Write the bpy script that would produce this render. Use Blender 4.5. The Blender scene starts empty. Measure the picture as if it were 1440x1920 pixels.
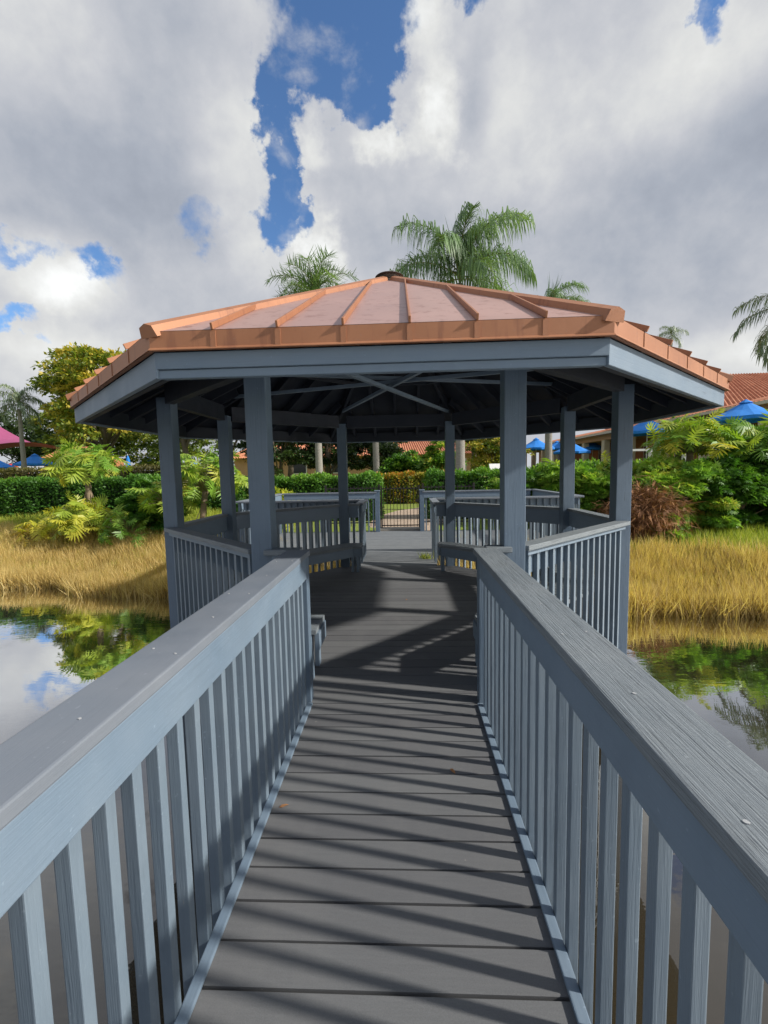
import bpy, bmesh, math, random
import numpy as np
from mathutils import Vector, Matrix

random.seed(7)
RNG = np.random.default_rng(11)
R = math.radians
scene = bpy.context.scene
COL = scene.collection

# ------------------------------------------------------------------ camera
EYE = 1.62
cam = bpy.data.objects.new('camera', bpy.data.cameras.new('camera'))
COL.objects.link(cam)
scene.camera = cam
pi_, ya, ro = 0.0896, 0.0457, 0.0203
r0 = Vector((math.cos(ya), math.sin(ya), 0))
F = Vector((-math.sin(ya) * math.cos(pi_), math.cos(ya) * math.cos(pi_), -math.sin(pi_)))
U = r0.cross(F)
cr, up = math.cos(ro) * r0 - math.sin(ro) * U, math.sin(ro) * r0 + math.cos(ro) * U
m = Matrix((cr, up, -F)).transposed().to_4x4()
m.translation = Vector((0.093, 0, EYE))
cam.matrix_world = m
cam.data.sensor_fit = 'HORIZONTAL'
cam.data.sensor_width = 36
cam.data.lens = 36 * 850 / 1440
cam.data.clip_start = 0.05
cam.data.clip_end = 3000

# ------------------------------------------------------------------ render look
scene.view_settings.view_transform = 'Standard'
scene.view_settings.look = 'None'
scene.view_settings.exposure = 0.80
scene.view_settings.gamma = 1.0
scene.cycles.max_bounces = 8
scene.cycles.transparent_max_bounces = 8
scene.render.film_transparent = False

# ------------------------------------------------------------------ sun
SUN_EL, SUN_AZ = 33.0, 101.6          # azimuth from +Y towards +X
sv = Vector((math.sin(R(SUN_AZ)) * math.cos(R(SUN_EL)), math.cos(R(SUN_AZ)) * math.cos(R(SUN_EL)), math.sin(R(SUN_EL))))
sun = bpy.data.objects.new('sun', bpy.data.lights.new('sun', 'SUN'))
COL.objects.link(sun)
sun.data.energy = 3.5
sun.data.angle = R(2.0)
sun.data.color = (1.0, 0.945, 0.86)
sun.rotation_euler = sv.to_track_quat('Z', 'Y').to_euler()


# ------------------------------------------------------------------ node helper
class NT:
    def __init__(s, tree):
        s.t = tree
        s.n = tree.nodes
        s.l = tree.links

    def node(s, typ, ins=None, **kw):
        n = s.n.new(typ)
        for k, v in kw.items():
            setattr(n, k, v)
        for k, v in (ins or {}).items():
            if isinstance(v, bpy.types.NodeSocket):
                s.l.new(v, n.inputs[k])
            else:
                n.inputs[k].default_value = v
        return n

    def math(s, op, a, b=None, c=None, clamp=False):
        ins = {0: a}
        if b is not None: ins[1] = b
        if c is not None: ins[2] = c
        return s.node('ShaderNodeMath', ins, operation=op, use_clamp=clamp).outputs[0]

    def vec(s, op, a, b=None, out=0, scale=None):
        ins = {0: a}
        if b is not None: ins[1] = b
        if scale is not None: ins['Scale'] = scale
        return s.node('ShaderNodeVectorMath', ins, operation=op).outputs[out]

    def noise(s, vec, scale, detail=4, rough=.5, dist=0., out='Fac'):
        return s.node('ShaderNodeTexNoise', {'Vector': vec, 'Scale': scale, 'Detail': detail, 'Roughness': rough, 'Distortion': dist}).outputs[out]

    def ramp(s, fac, stops, interp='LINEAR'):
        n = s.node('ShaderNodeValToRGB', {0: fac})
        n.color_ramp.interpolation = interp
        e = n.color_ramp.elements
        while len(e) < len(stops): e.new(0.5)
        for k, (p, c) in enumerate(stops):
            e[k].position = p
            e[k].color = (*c, 1) if len(c) == 3 else c
        return n.outputs[0]

    def mix(s, fac, a, b, mode='MIX'):
        n = s.node('ShaderNodeMix', data_type='RGBA', blend_type=mode)
        for k, v in ((0, fac), (6, a), (7, b)):
            if isinstance(v, bpy.types.NodeSocket): s.l.new(v, n.inputs[k])
            else: n.inputs[k].default_value = v if k == 0 else (*v, 1)
        return n.outputs[2]

    def maprange(s, v, a, b, c, d, kind='LINEAR'):
        return s.node('ShaderNodeMapRange', {0: v, 1: a, 2: b, 3: c, 4: d}, interpolation_type=kind).outputs[0]

    def mapping(s, vec, loc=(0, 0, 0), rot=(0, 0, 0), sc=(1, 1, 1), kind='POINT'):
        return s.node('ShaderNodeMapping', {0: vec, 1: loc, 2: rot, 3: sc}, vector_type=kind).outputs[0]


# ------------------------------------------------------------------ sky with broken clouds
world = bpy.data.worlds.new('World')
scene.world = world
world.use_nodes = True
world.node_tree.nodes.clear()
w = NT(world.node_tree)
d = w.node('ShaderNodeTexCoord').outputs['Generated']
sep = w.node('ShaderNodeSeparateXYZ', {0: d})
az = w.math('MULTIPLY', w.math('ARCTAN2', sep.outputs[0], sep.outputs[1]), 57.2958)
el = w.math('MULTIPLY', w.math('ARCSINE', sep.outputs[2]), 57.2958)
ae = w.node('ShaderNodeCombineXYZ', {0: az, 1: el}).outputs[0]
wn = w.vec('SUBTRACT', w.noise(d, 7.0, 6, .6, out='Color'), (.5, .5, .5))
wf = w.vec('SUBTRACT', w.noise(d, 26.0, 5, .6, out='Color'), (.5, .5, .5))
warp = w.vec('ADD', w.vec('ADD', ae, w.vec('MULTIPLY', wn, (13, 11, 0))), w.vec('MULTIPLY', wf, (4.5, 4, 0)))
wn2 = w.vec('SUBTRACT', w.noise(d, 2.6, 3, .5, out='Color'), (.5, .5, .5))
soft = w.vec('ADD', ae, w.vec('MULTIPLY', wn2, (14, 10, 0)))


def blobs(vec, items):
    tot = None
    for (a, e, sa, se, rot, wt) in items:
        mp = w.mapping(vec, (a, e, 0), (0, 0, R(rot)), (sa, se, 1), 'TEXTURE')
        v = w.maprange(w.vec('LENGTH', mp, out=1), 0, 1.6, wt, 0, 'SMOOTHSTEP')
        tot = v if tot is None else w.math('ADD', tot, v)
    return tot


blue = blobs(warp, [(-5, 44.5, 9.5, 4, 0, 1.0), (-5, 41, 5.5, 4.2, 0, 1.0), (-3.6, 38.4, 3.6, 3.0, 0, .95), (-9.0, 37.4, 5, 2.0, 0, .75),
                    (-13, 38.5, 2.6, 3.4, 0, .6), (-15.0, 33.8, 1.7, 4.6, 0, .82), (-13.6, 31.0, 1.6, 2.8, 0, .72), (-12.8, 28.8, 1.3, 2.8, 0, .62),
                    (-15.2, 26.3, 2.0, 1.7, 0, .75), (-22.3, 25.8, 3.0, 2.2, 0, .50), (-34, 20.4, 3.6, 1.5, -35, .66), (-40.7, 21.5, 3, 1.3, 0, .62),
                    (-40, 14.8, 3.4, 1.2, 0, .75), (31.5, 38, 1.6, 3.6, 0, .8), (9, 44.6, 2.2, 1.6, 0, .7),
                    (-150, 50, 40, 22, 0, 1.0), (150, 40, 26, 14, 20, .95), (80, 62, 30, 10, 0, .8), (-85, 38, 22, 14, 0, .9), (-60, 62, 30, 12, 0, .8), (180, 70, 60, 10, 0, .9)])  # this row of blue gaps lies out of view, added to cool the shade
puff = w.math('ADD', w.math('MULTIPLY', w.noise(d, 5.5, 9, .58), .65), w.math('MULTIPLY', w.noise(d, 19, 7, .6), .35))
cover = w.math('ADD', w.math('SUBTRACT', 1.0, blue), w.math('MULTIPLY', w.math('SUBTRACT', puff, .5), 1.5))
alpha = w.maprange(cover, .30, .80, 0, 1, 'SMOOTHSTEP')
wisp = w.math('MULTIPLY', w.maprange(w.noise(d, 9.5, 8, .58, .15), .50, .74, 0, .8, 'SMOOTHSTEP'), w.maprange(w.noise(d, 2.0, 2, .5), .35, .6, .3, 1))
alpha = w.math('MAXIMUM', alpha, wisp)
# relief: how the density changes towards the sun
off = w.vec('ADD', d, tuple(v * .055 for v in (sv.x, sv.y * .3, sv.z + .35)))
relief = w.math('SUBTRACT', w.noise(d, 4.2, 8, .55), w.noise(off, 4.2, 8, .55))
off2 = w.vec('ADD', d, (.012, 0, .022))
fine = w.math('SUBTRACT', w.noise(d, 11, 7, .6), w.noise(off2, 11, 7, .6))
tone = blobs(soft, [(-18, 32, 5.5, 11, 8, .17), (-33, 29, 12, 7, 0, -.30), (-36.5, 20, 4.5, 3.6, 0, .26), (-37, 12.5, 9, 2.6, 0, .34),
                    (-40, 38, 7, 5, 0, .06), (-27, 40, 9, 6, 0, -.12), (26, 25, 26, 9, 0, -.06),
                    (14, 35, 9, 9, 0, .15), (29, 36, 5, 5, 0, .24), (36, 33, 6, 4, 0, .12), (33, 26.5, 10, 5, 0, -.26), (0, 26, 9, 3.6, 0, -.12), (24, 17, 18, 5, 0, -.15),
                    (36, 10.5, 8, 3.2, 0, .34), (-25, 17, 10, 4, 0, -.06), (9, 37, 2.4, 5, -15, -.20), (100, 35, 40, 22, 0, .5), (-100, 30, 60, 20, 0, .3), (180, 40, 70, 40, 0, .5), (0, 80, 90, 22, 0, .3)])  # the broad bright clouds overhead and behind are added to fill the shade
tone2 = blobs(warp, [(-10.4, 24.5, 2.6, 3.6, 25, .42), (4, 36.6, 2.6, 3.2, 0, .34), (-2, 34.7, 3, 1.6, 0, .30), (3.6, 42.5, 3.2, 3, 0, .26),
                     (-11.2, 33.6, 2.4, 1.7, 0, .22), (17, 29.5, 5, 3, 0, .10), (-35.5, 18.2, 3.4, 2.2, 0, .2)])
tt = w.math('ADD', w.math('ADD', .49, tone), tone2)
tt = w.math('ADD', tt, w.math('MULTIPLY', relief, .58))
tt = w.math('ADD', tt, w.math('MULTIPLY', fine, .30))
edge = w.math('MULTIPLY', w.maprange(cover, .5, .95, .04, 0, 'SMOOTHSTEP'), 1.0)
tt = w.math('ADD', tt, edge)
ccol = w.ramp(tt, [(0.0, (.16, .18, .22)), (.28, (.235, .255, .295)), (.52, (.33, .34, .365)), (.74, (.44, .445, .44)), (1.0, (.58, .59, .585))])
sky = w.node('ShaderNodeTexSky', sky_type='NISHITA', sun_disc=False, sun_elevation=R(SUN_EL), sun_rotation=R(SUN_AZ), air_density=1.0, dust_density=.2, ozone_density=4.0).outputs[0]
b1 = w.node('ShaderNodeBackground', {0: w.mix(1.0, sky, (.85, 1.0, 1.12), 'MULTIPLY'), 1: 0.085})
b2 = w.node('ShaderNodeBackground', {0: ccol, 1: 1.0})
mx = w.node('ShaderNodeMixShader', {0: alpha, 1: b1.outputs[0], 2: b2.outputs[0]})
w.node('ShaderNodeOutputWorld', {0: mx.outputs[0]})


# ------------------------------------------------------------------ materials
MATS = {}


def new_mat(name):
    mt = bpy.data.materials.new(name)
    mt.use_nodes = True
    mt.node_tree.nodes.clear()
    t = NT(mt.node_tree)
    MATS[name] = mt
    return mt, t


def finish(t, color, rough=.6, metal=0., bump=None, bstr=.3, bdist=.01, spec=.5, extra=None):
    ins = {'Base Color': color if isinstance(color, bpy.types.NodeSocket) else (*color, 1), 'Roughness': rough, 'Metallic': metal, 'Specular IOR Level': spec}
    p = t.node('ShaderNodeBsdfPrincipled', ins)
    if bump is not None:
        b = t.node('ShaderNodeBump', {'Strength': bstr, 'Distance': bdist, 'Height': bump})
        t.l.new(b.outputs[0], p.inputs['Normal'])
    t.node('ShaderNodeOutputMaterial', {0: p.outputs[0]})
    return p


def painted_wood(name, col, worn, rough=.55, grain=.35, wear=.5, gscale=1.0, flake=None):
    mt, t = new_mat(name)
    oc = t.node('ShaderNodeTexCoord').outputs['Object']
    rnd = t.node('ShaderNodeObjectInfo').outputs['Random']
    oc = t.vec('ADD', oc, t.node('ShaderNodeCombineXYZ', {0: t.math('MULTIPLY', rnd, 37.0), 1: rnd, 2: rnd}).outputs[0])
    g = t.noise(t.mapping(oc, sc=(1.1 * gscale, 26 * gscale, 26 * gscale)), 3.2, 6, .62, .6)
    g2 = t.noise(t.mapping(oc, sc=(.6, 60, 60)), 5, 3, .6)
    blot = t.noise(oc, 3.2, 5, .6)
    c = t.mix(t.maprange(blot, .38, .72, 0, wear), col, worn)
    c = t.mix(t.maprange(g, .30, .46, .35 * grain / .35, 0), c, tuple(v * .55 for v in col))
    sp = t.noise(oc, 55, 2, .5)
    c = t.mix(t.maprange(sp, .70, .76, 0, .35), c, tuple(min(1, v * 1.7) for v in worn))
    c = t.mix(t.math('MULTIPLY', t.maprange(rnd, 0, 1, 0, .16), 1.0), c, worn)
    if flake:
        ck = t.noise(t.mapping(oc, sc=(.8, 20, 20)), 2.0, 5, .7)
        c = t.mix(t.maprange(ck, .675, .70, 0, flake), c, (.035, .032, .03))
    chip = t.noise(t.mapping(oc, sc=(3, 9, 9)), 3.5, 6, .75)
    c = t.mix(t.maprange(chip, .69, .71, 0, .55), c, (.26, .25, .23))
    grime = t.noise(oc, 1.1, 6, .7)
    c = t.mix(t.maprange(grime, .50, .72, 0, .30), c, tuple(v * .5 for v in col))
    bmp = t.math('ADD', g, t.math('MULTIPLY', g2, .5))
    finish(t, c, t.maprange(blot, .3, .7, rough - .08, rough + .12), bump=bmp, bstr=grain, bdist=.006)
    return mt


painted_wood('paint', (.130, .182, .242), (.168, .215, .265), .55, .20, .55, flake=.5)
painted_wood('paint_baluster', (.125, .168, .213), (.165, .205, .243), .5, .28, .5)
painted_wood('paint_post', (.094, .138, .192), (.13, .174, .225), .5, .34, .6, flake=.8)
painted_wood('paint_shaded', (.013, .018, .030), (.018, .024, .036), .7, .3, .4)  # slate blue paint darkened; the shade under roof and decks is in its colour
painted_wood('cap_smooth', (.138, .160, .192), (.178, .195, .22), .5, .12, .7)
painted_wood('cap_grain', (.145, .170, .190), (.20, .222, .235), .62, .95, .6, 1.5)


def deck_mat():
    mt, t = new_mat('decking')
    oc = t.node('ShaderNodeTexCoord').outputs['Object']
    ti = t.node('ShaderNodeAttribute', attribute_name='tint').outputs['Fac']
    oc = t.vec('ADD', oc, t.node('ShaderNodeCombineXYZ', {0: t.math('MULTIPLY', ti, 31.0), 1: 0., 2: 0.}).outputs[0])
    g = t.noise(t.mapping(oc, sc=(.8, 14, 1)), 6, 6, .65)
    sp = t.noise(oc, 260, 2, .7)
    bl = t.noise(oc, 1.7, 5, .6)
    c = t.mix(g, (.112, .118, .124), (.158, .164, .168))
    c = t.mix(t.maprange(bl, .35, .7, 0, .5), c, (.125, .128, .134))
    c = t.mix(t.maprange(sp, .35, .7, 0, .35), c, (.06, .058, .06))
    c = t.mix(t.maprange(ti, 0, 1, 0, .55), c, (.070, .070, .078))
    sc_ = t.noise(t.mapping(t.node('ShaderNodeTexCoord').outputs['Object'], sc=(1.2, .5, 1)), 1.6, 6, .7)
    c = t.mix(t.maprange(sc_, .48, .70, 0, .40), c, (.155, .155, .155))
    spot = t.noise(oc, 24, 3, .5)
    c = t.mix(t.maprange(spot, .735, .77, 0, .5), c, (.26, .25, .24))
    finish(t, c, .72, bump=t.math('ADD', t.math('MULTIPLY', g, .6), t.math('MULTIPLY', sp, .4)), bstr=.35, bdist=.004, spec=.35)


deck_mat()


def simple(name, c1, c2, scale=5, rough=.7, metal=0., bs=.2, bd=.01, detail=5, spec=.5, sc=(1, 1, 1)):
    mt, t = new_mat(name)
    oc = t.mapping(t.node('ShaderNodeTexCoord').outputs['Object'], sc=sc)
    n = t.noise(oc, scale, detail, .6)
    f = t.noise(oc, scale * 9, 3, .6)
    c = t.mix(t.maprange(t.math('ADD', t.math('MULTIPLY', n, .7), t.math('MULTIPLY', f, .3)), .3, .7, 0, 1), c1, c2)
    finish(t, c, rough, metal, bump=t.math('ADD', n, t.math('MULTIPLY', f, .4)), bstr=bs, bdist=bd, spec=spec)
    return mt


simple('weathered_wood', (.05, .045, .04), (.10, .09, .08), 6, .85, sc=(1, 1, .2))
simple('black_iron', (.012, .011, .011), (.03, .024, .02), 20, .5)
simple('screw', (.30, .31, .32), (.40, .41, .42), 60, .5)
simple('stucco_peach', (.42, .24, .13), (.52, .32, .18), 3, .9, bs=.4)
simple('stucco_orange', (.32, .12, .05), (.40, .17, .08), 2, .9, bs=.4)
simple('stucco_cream', (.55, .46, .32), (.62, .54, .40), 3, .9)
simple('window_glass', (.02, .022, .025), (.04, .042, .045), 2, .12)
simple('white_paint', (.66, .65, .62), (.75, .74, .72), 8, .5)
simple('umbrella_blue', (.010, .17, .56), (.014, .21, .64), 4, .8, bs=.1)
simple('sail_pink', (.24, .045, .12), (.29, .06, .15), 2, .8, bs=.1)
simple('red_plastic', (.50, .03, .02), (.55, .05, .03), 4, .4)
simple('orange_plastic', (.65, .20, .02), (.70, .26, .03), 4, .4)
simple('palm_bark', (.20, .185, .16), (.33, .31, .28), 9, .9, bs=.6, bd=.03, sc=(1, 1, 5))
simple('tree_bark', (.09, .07, .05), (.16, .13, .10), 8, .9, bs=.8, bd=.03, sc=(1, 1, .3))
simple('stem_green', (.16, .17, .06), (.26, .24, .10), 12, .6)
simple('stem_brown', (.14, .10, .06), (.27, .21, .14), 14, .9)
simple('stone', (.20, .18, .15), (.32, .29, .25), 5, .9, bs=.5)
simple('cap_dark', (.05, .035, .03), (.09, .07, .06), 12, .6)


def copper(name, a, b, metal, rough):
    mt, t = new_mat(name)
    oc = t.node('ShaderNodeTexCoord').outputs['Object']
    ti = t.node('ShaderNodeAttribute', attribute_name='tint').outputs['Fac']
    n = t.noise(oc, 1.3, 5, .6)
    st = t.noise(t.mapping(oc, sc=(9, 9, 1.2)), 1.5, 5, .6)
    c = t.mix(t.maprange(n, .3, .7, 0, 1), a, b)
    c = t.mix(t.maprange(st, .55, .68, 0, .45), c, (.15, .055, .035))
    c = t.mix(t.maprange(t.noise(oc, 40, 3, .6), .62, .72, 0, .25), c, (.22, .16, .13))
    c = t.mix(t.math('MULTIPLY', ti, .12), c, (.30, .12, .07))
    fn = t.noise(oc, 3.5, 4, .5)
    finish(t, c, t.maprange(n, .3, .7, rough, rough + .12), metal, bump=fn, bstr=.25, bdist=.012)


copper('copper_panel', (.36, .225, .195), (.43, .28, .25), .30, .40)
copper('copper_trim', (.29, .120, .058), (.36, .160, .080), .2, .5)


def tiles():
    mt, t = new_mat('roof_tile')
    oc = t.node('ShaderNodeTexCoord').outputs['Object']
    n = t.noise(oc, 2.5, 5, .6)
    v = t.node('ShaderNodeTexVoronoi', {'Vector': t.mapping(oc, sc=(3.6, 3.6, 2.6)), 'Scale': 1.0}).outputs['Color']
    c = t.mix(n, (.36, .12, .055), (.52, .21, .11))
    c = t.mix(.35, c, t.mix(t.node('ShaderNodeSeparateXYZ', {0: v}).outputs[0], (.30, .09, .045), (.58, .27, .16)))
    wv = t.node('ShaderNodeTexWave', {'Vector': oc, 'Scale': 1.1}, wave_type='BANDS', bands_direction='Z', wave_profile='SAW').outputs[1]
    finish(t, c, .85, bump=wv, bstr=.7, bdist=.04)


tiles()


def pavers():
    mt, t = new_mat('pavers')
    oc = t.node('ShaderNodeTexCoord').outputs['Object']
    b = t.node('ShaderNodeTexBrick', {'Vector': oc, 'Color1': (.42, .31, .22, 1), 'Color2': (.33, .24, .18, 1), 'Mortar': (.16, .13, .10, 1), 'Scale': 2.4, 'Mortar Size': .02})
    n = t.noise(oc, 2, 5, .6)
    c = t.mix(t.maprange(n, .3, .7, 0, .5), b.outputs[0], (.45, .36, .27))
    finish(t, c, .85, bump=b.outputs[1], bstr=.3, bdist=-.01)


pavers()


def ground_mat():
    mt, t = new_mat('ground')
    geo = t.node('ShaderNodeNewGeometry').outputs['Position']
    z = t.node('ShaderNodeSeparateXYZ', {0: geo}).outputs[2]
    n = t.noise(geo, .8, 6, .6)
    f = t.noise(geo, 14, 5, .65)
    lawn = t.mix(f, (.10, .16, .02), (.26, .32, .06))
    lawn = t.mix(t.maprange(n, .45, .65, 0, .6), lawn, (.22, .21, .08))
    dry = t.mix(f, (.20, .13, .045), (.38, .26, .10))
    mud = t.mix(f, (.05, .032, .015), (.13, .085, .035))
    zz = t.math('ADD', z, t.math('MULTIPLY', t.math('SUBTRACT', n, .5), .35))
    c = t.mix(t.maprange(zz, -1.0, -.82, 0, 1), mud, dry)
    c = t.mix(t.maprange(zz, -.40, -.22, 0, 1), c, lawn)
    finish(t, c, .95, bump=f, bstr=.8, bdist=.05, spec=.2)


ground_mat()


def water_mat():
    mt, t = new_mat('water')
    geo = t.node('ShaderNodeNewGeometry').outputs['Position']
    n1 = t.noise(t.mapping(geo, rot=(0, 0, .35), sc=(1, 2.6, 1)), 2.2, 3, .55, .3)
    n2 = t.noise(t.mapping(geo, rot=(0, 0, -.2), sc=(1, 2.2, 1)), 8, 2, .5)
    patch = t.maprange(t.noise(geo, .35, 2, .5), .42, .62, .15, 1)
    hgt = t.math('MULTIPLY', t.math('ADD', n1, t.math('MULTIPLY', n2, .18)), patch)
    b = t.node('ShaderNodeBump', {'Strength': .10, 'Distance': .03, 'Height': hgt}).outputs[0]
    scum = t.maprange(t.noise(geo, 1.4, 6, .65), .60, .72, 0, .12)
    murk = t.mix(t.noise(geo, .5, 4, .6), (.022, .018, .010), (.045, .034, .018))
    p = t.node('ShaderNodeBsdfPrincipled', {'Base Color': murk, 'Roughness': .25, 'Specular IOR Level': .2, 'Normal': b})
    gl = t.node('ShaderNodeBsdfGlossy', {0: (.96, .97, .98, 1), 'Roughness': .015, 'Normal': b})
    fr = t.node('ShaderNodeFresnel', {0: 1.33, 1: b})
    fac = t.maprange(fr.outputs[0], .022, .125, .07, .80)
    fac = t.math('SUBTRACT', fac, scum)
    mm = t.node('ShaderNodeMixShader', {0: fac, 1: p.outputs[0], 2: gl.outputs[0]})
    t.node('ShaderNodeOutputMaterial', {0: mm.outputs[0]})


water_mat()


def leaf_mat(name, stops, rough=.5, trans=.35):
    mt, t = new_mat(name)
    ti = t.node('ShaderNodeAttribute', attribute_name='tint').outputs['Fac']
    c = t.ramp(ti, stops)
    p = t.node('ShaderNodeBsdfPrincipled', {'Base Color': c, 'Roughness': rough, 'Specular IOR Level': .35})
    tc = t.mix(1.0, c, (1.25, 1.35, .6), 'MULTIPLY')
    tr = t.node('ShaderNodeBsdfTranslucent', {0: tc})
    mxs = t.node('ShaderNodeMixShader', {0: trans, 1: p.outputs[0], 2: tr.outputs[0]})
    t.node('ShaderNodeOutputMaterial', {0: mxs.outputs[0]})


leaf_mat('leaf_hedge', [(0, (0.023, 0.069, 0.011)), (.5, (0.058, 0.156, 0.020)), (.85, (0.143, 0.300, 0.033)), (1, (0.260, 0.400, 0.055))])
leaf_mat('leaf_hedge_warm', [(0, (0.060, 0.096, 0.012)), (.5, (0.192, 0.240, 0.030)), (.8, (0.408, 0.288, 0.040)), (1, (0.504, 0.192, 0.030))])
leaf_mat('leaf_hedge_brown', [(0, (.05, .045, .02)), (.5, (.10, .09, .03)), (1, (.20, .19, .06))])
leaf_mat('leaf_tree', [(0, (0.047, 0.078, 0.013)), (.5, (0.149, 0.208, 0.028)), (.85, (0.351, 0.351, 0.050)), (1, (0.513, 0.403, 0.066))])
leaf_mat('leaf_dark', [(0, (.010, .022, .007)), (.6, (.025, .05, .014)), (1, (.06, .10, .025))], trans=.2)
leaf_mat('leaf_shrub', [(0, (0.061, 0.150, 0.018)), (.5, (0.149, 0.312, 0.036)), (.85, (0.297, 0.450, 0.060)), (1, (0.513, 0.500, 0.096))])
leaf_mat('leaf_philo', [(0, (0.065, 0.156, 0.017)), (.5, (0.156, 0.300, 0.033)), (.8, (0.364, 0.432, 0.055)), (1, (0.650, 0.480, 0.055))], .42)
leaf_mat('leaf_philo_yellow', [(0, (0.120, 0.216, 0.022)), (.4, (0.312, 0.384, 0.044)), (.75, (0.576, 0.504, 0.055)), (1, (0.720, 0.456, 0.055))], .42)
leaf_mat('leaf_palm', [(0, (0.065, 0.117, 0.058)), (.5, (0.130, 0.208, 0.104)), (.85, (0.221, 0.338, 0.130)), (1, (0.338, 0.468, 0.156))], .45, .25)
leaf_mat('leaf_palm_pale', [(0, (.10, .15, .09)), (.5, (.17, .23, .14)), (1, (.28, .33, .22))], .45, .2)
leaf_mat('grass_gold', [(0, (.22, .13, .035)), (.4, (.51, .37, .14)), (.75, (.68, .53, .25)), (1, (.76, .67, .40))], .7, .42)
leaf_mat('grass_green', [(0, (0.126, 0.203, 0.024)), (.5, (0.308, 0.378, 0.048)), (1, (0.588, 0.540, 0.096))], .7, .3)
leaf_mat('leaf_dead', [(0, (0.117, 0.054, 0.024)), (.5, (0.273, 0.132, 0.060)), (1, (0.468, 0.252, 0.120))], .8, .15)

# ------------------------------------------------------------------ object helpers
WM = {}          # world matrices, kept by name


def tag(o, label=None, cat=None, group=None, kind=None):
    if label: o['label'] = label
    if cat: o['category'] = cat
    if group: o['group'] = group
    if kind: o['kind'] = kind
    return o


def link(o, parent=None, world=None):
    COL.objects.link(o)
    world = world or (WM[parent.name] if parent else Matrix())
    WM[o.name] = world
    if parent:
        o.parent = parent
        o.matrix_basis = WM[parent.name].inverted() @ world
    else:
        o.matrix_basis = world
    return o


def thing(name, loc, label, cat, group=None):
    o = bpy.data.objects.new(name, None)
    o.empty_display_size = .2
    link(o, None, Matrix.Translation(Vector(loc)))
    return tag(o, label, cat, group)


def put_mesh(name, me, mat, parent=None, world=None):
    if mat is not None and len(me.materials) == 0:
        me.materials.append(MATS[mat])
    o = bpy.data.objects.new(name, me)
    return link(o, parent, world)


_beam_cache = {}


def beam_mesh(L, a, b, bev, mat):
    key = (round(L, 4), round(a, 4), round(b, 4), bev, mat)
    if key in _beam_cache: return _beam_cache[key]
    me = bpy.data.meshes.new('beam')
    bm = bmesh.new()
    bmesh.ops.create_cube(bm, size=1)
    bmesh.ops.scale(bm, vec=(L, a, b), verts=bm.verts)
    if bev: bmesh.ops.bevel(bm, geom=bm.edges[:] + bm.verts[:], offset=bev, segments=2, profile=.6, affect='EDGES')
    bm.to_mesh(me)
    bm.free()
    me.materials.append(MATS[mat])
    _beam_cache[key] = me
    return me


def beam(name, p0, p1, a, b, mat, parent=None, up=(0, 0, 1), bev=.004):
    """a timber from p0 to p1; a = size across, b = size along 'up'"""
    p0, p1 = Vector(p0), Vector(p1)
    x = (p1 - p0)
    L = x.length
    x.normalize()
    z = Vector(up)
    if abs(z.dot(x)) > .98: z = Vector((0, 1, 0))
    z = (z - x * z.dot(x)).normalized()
    y = z.cross(x)
    mw = Matrix((x, y, z)).transposed().to_4x4()
    mw.translation = (p0 + p1) / 2
    return put_mesh(name, beam_mesh(L, a, b, bev, mat), mat, parent, mw)


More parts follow.
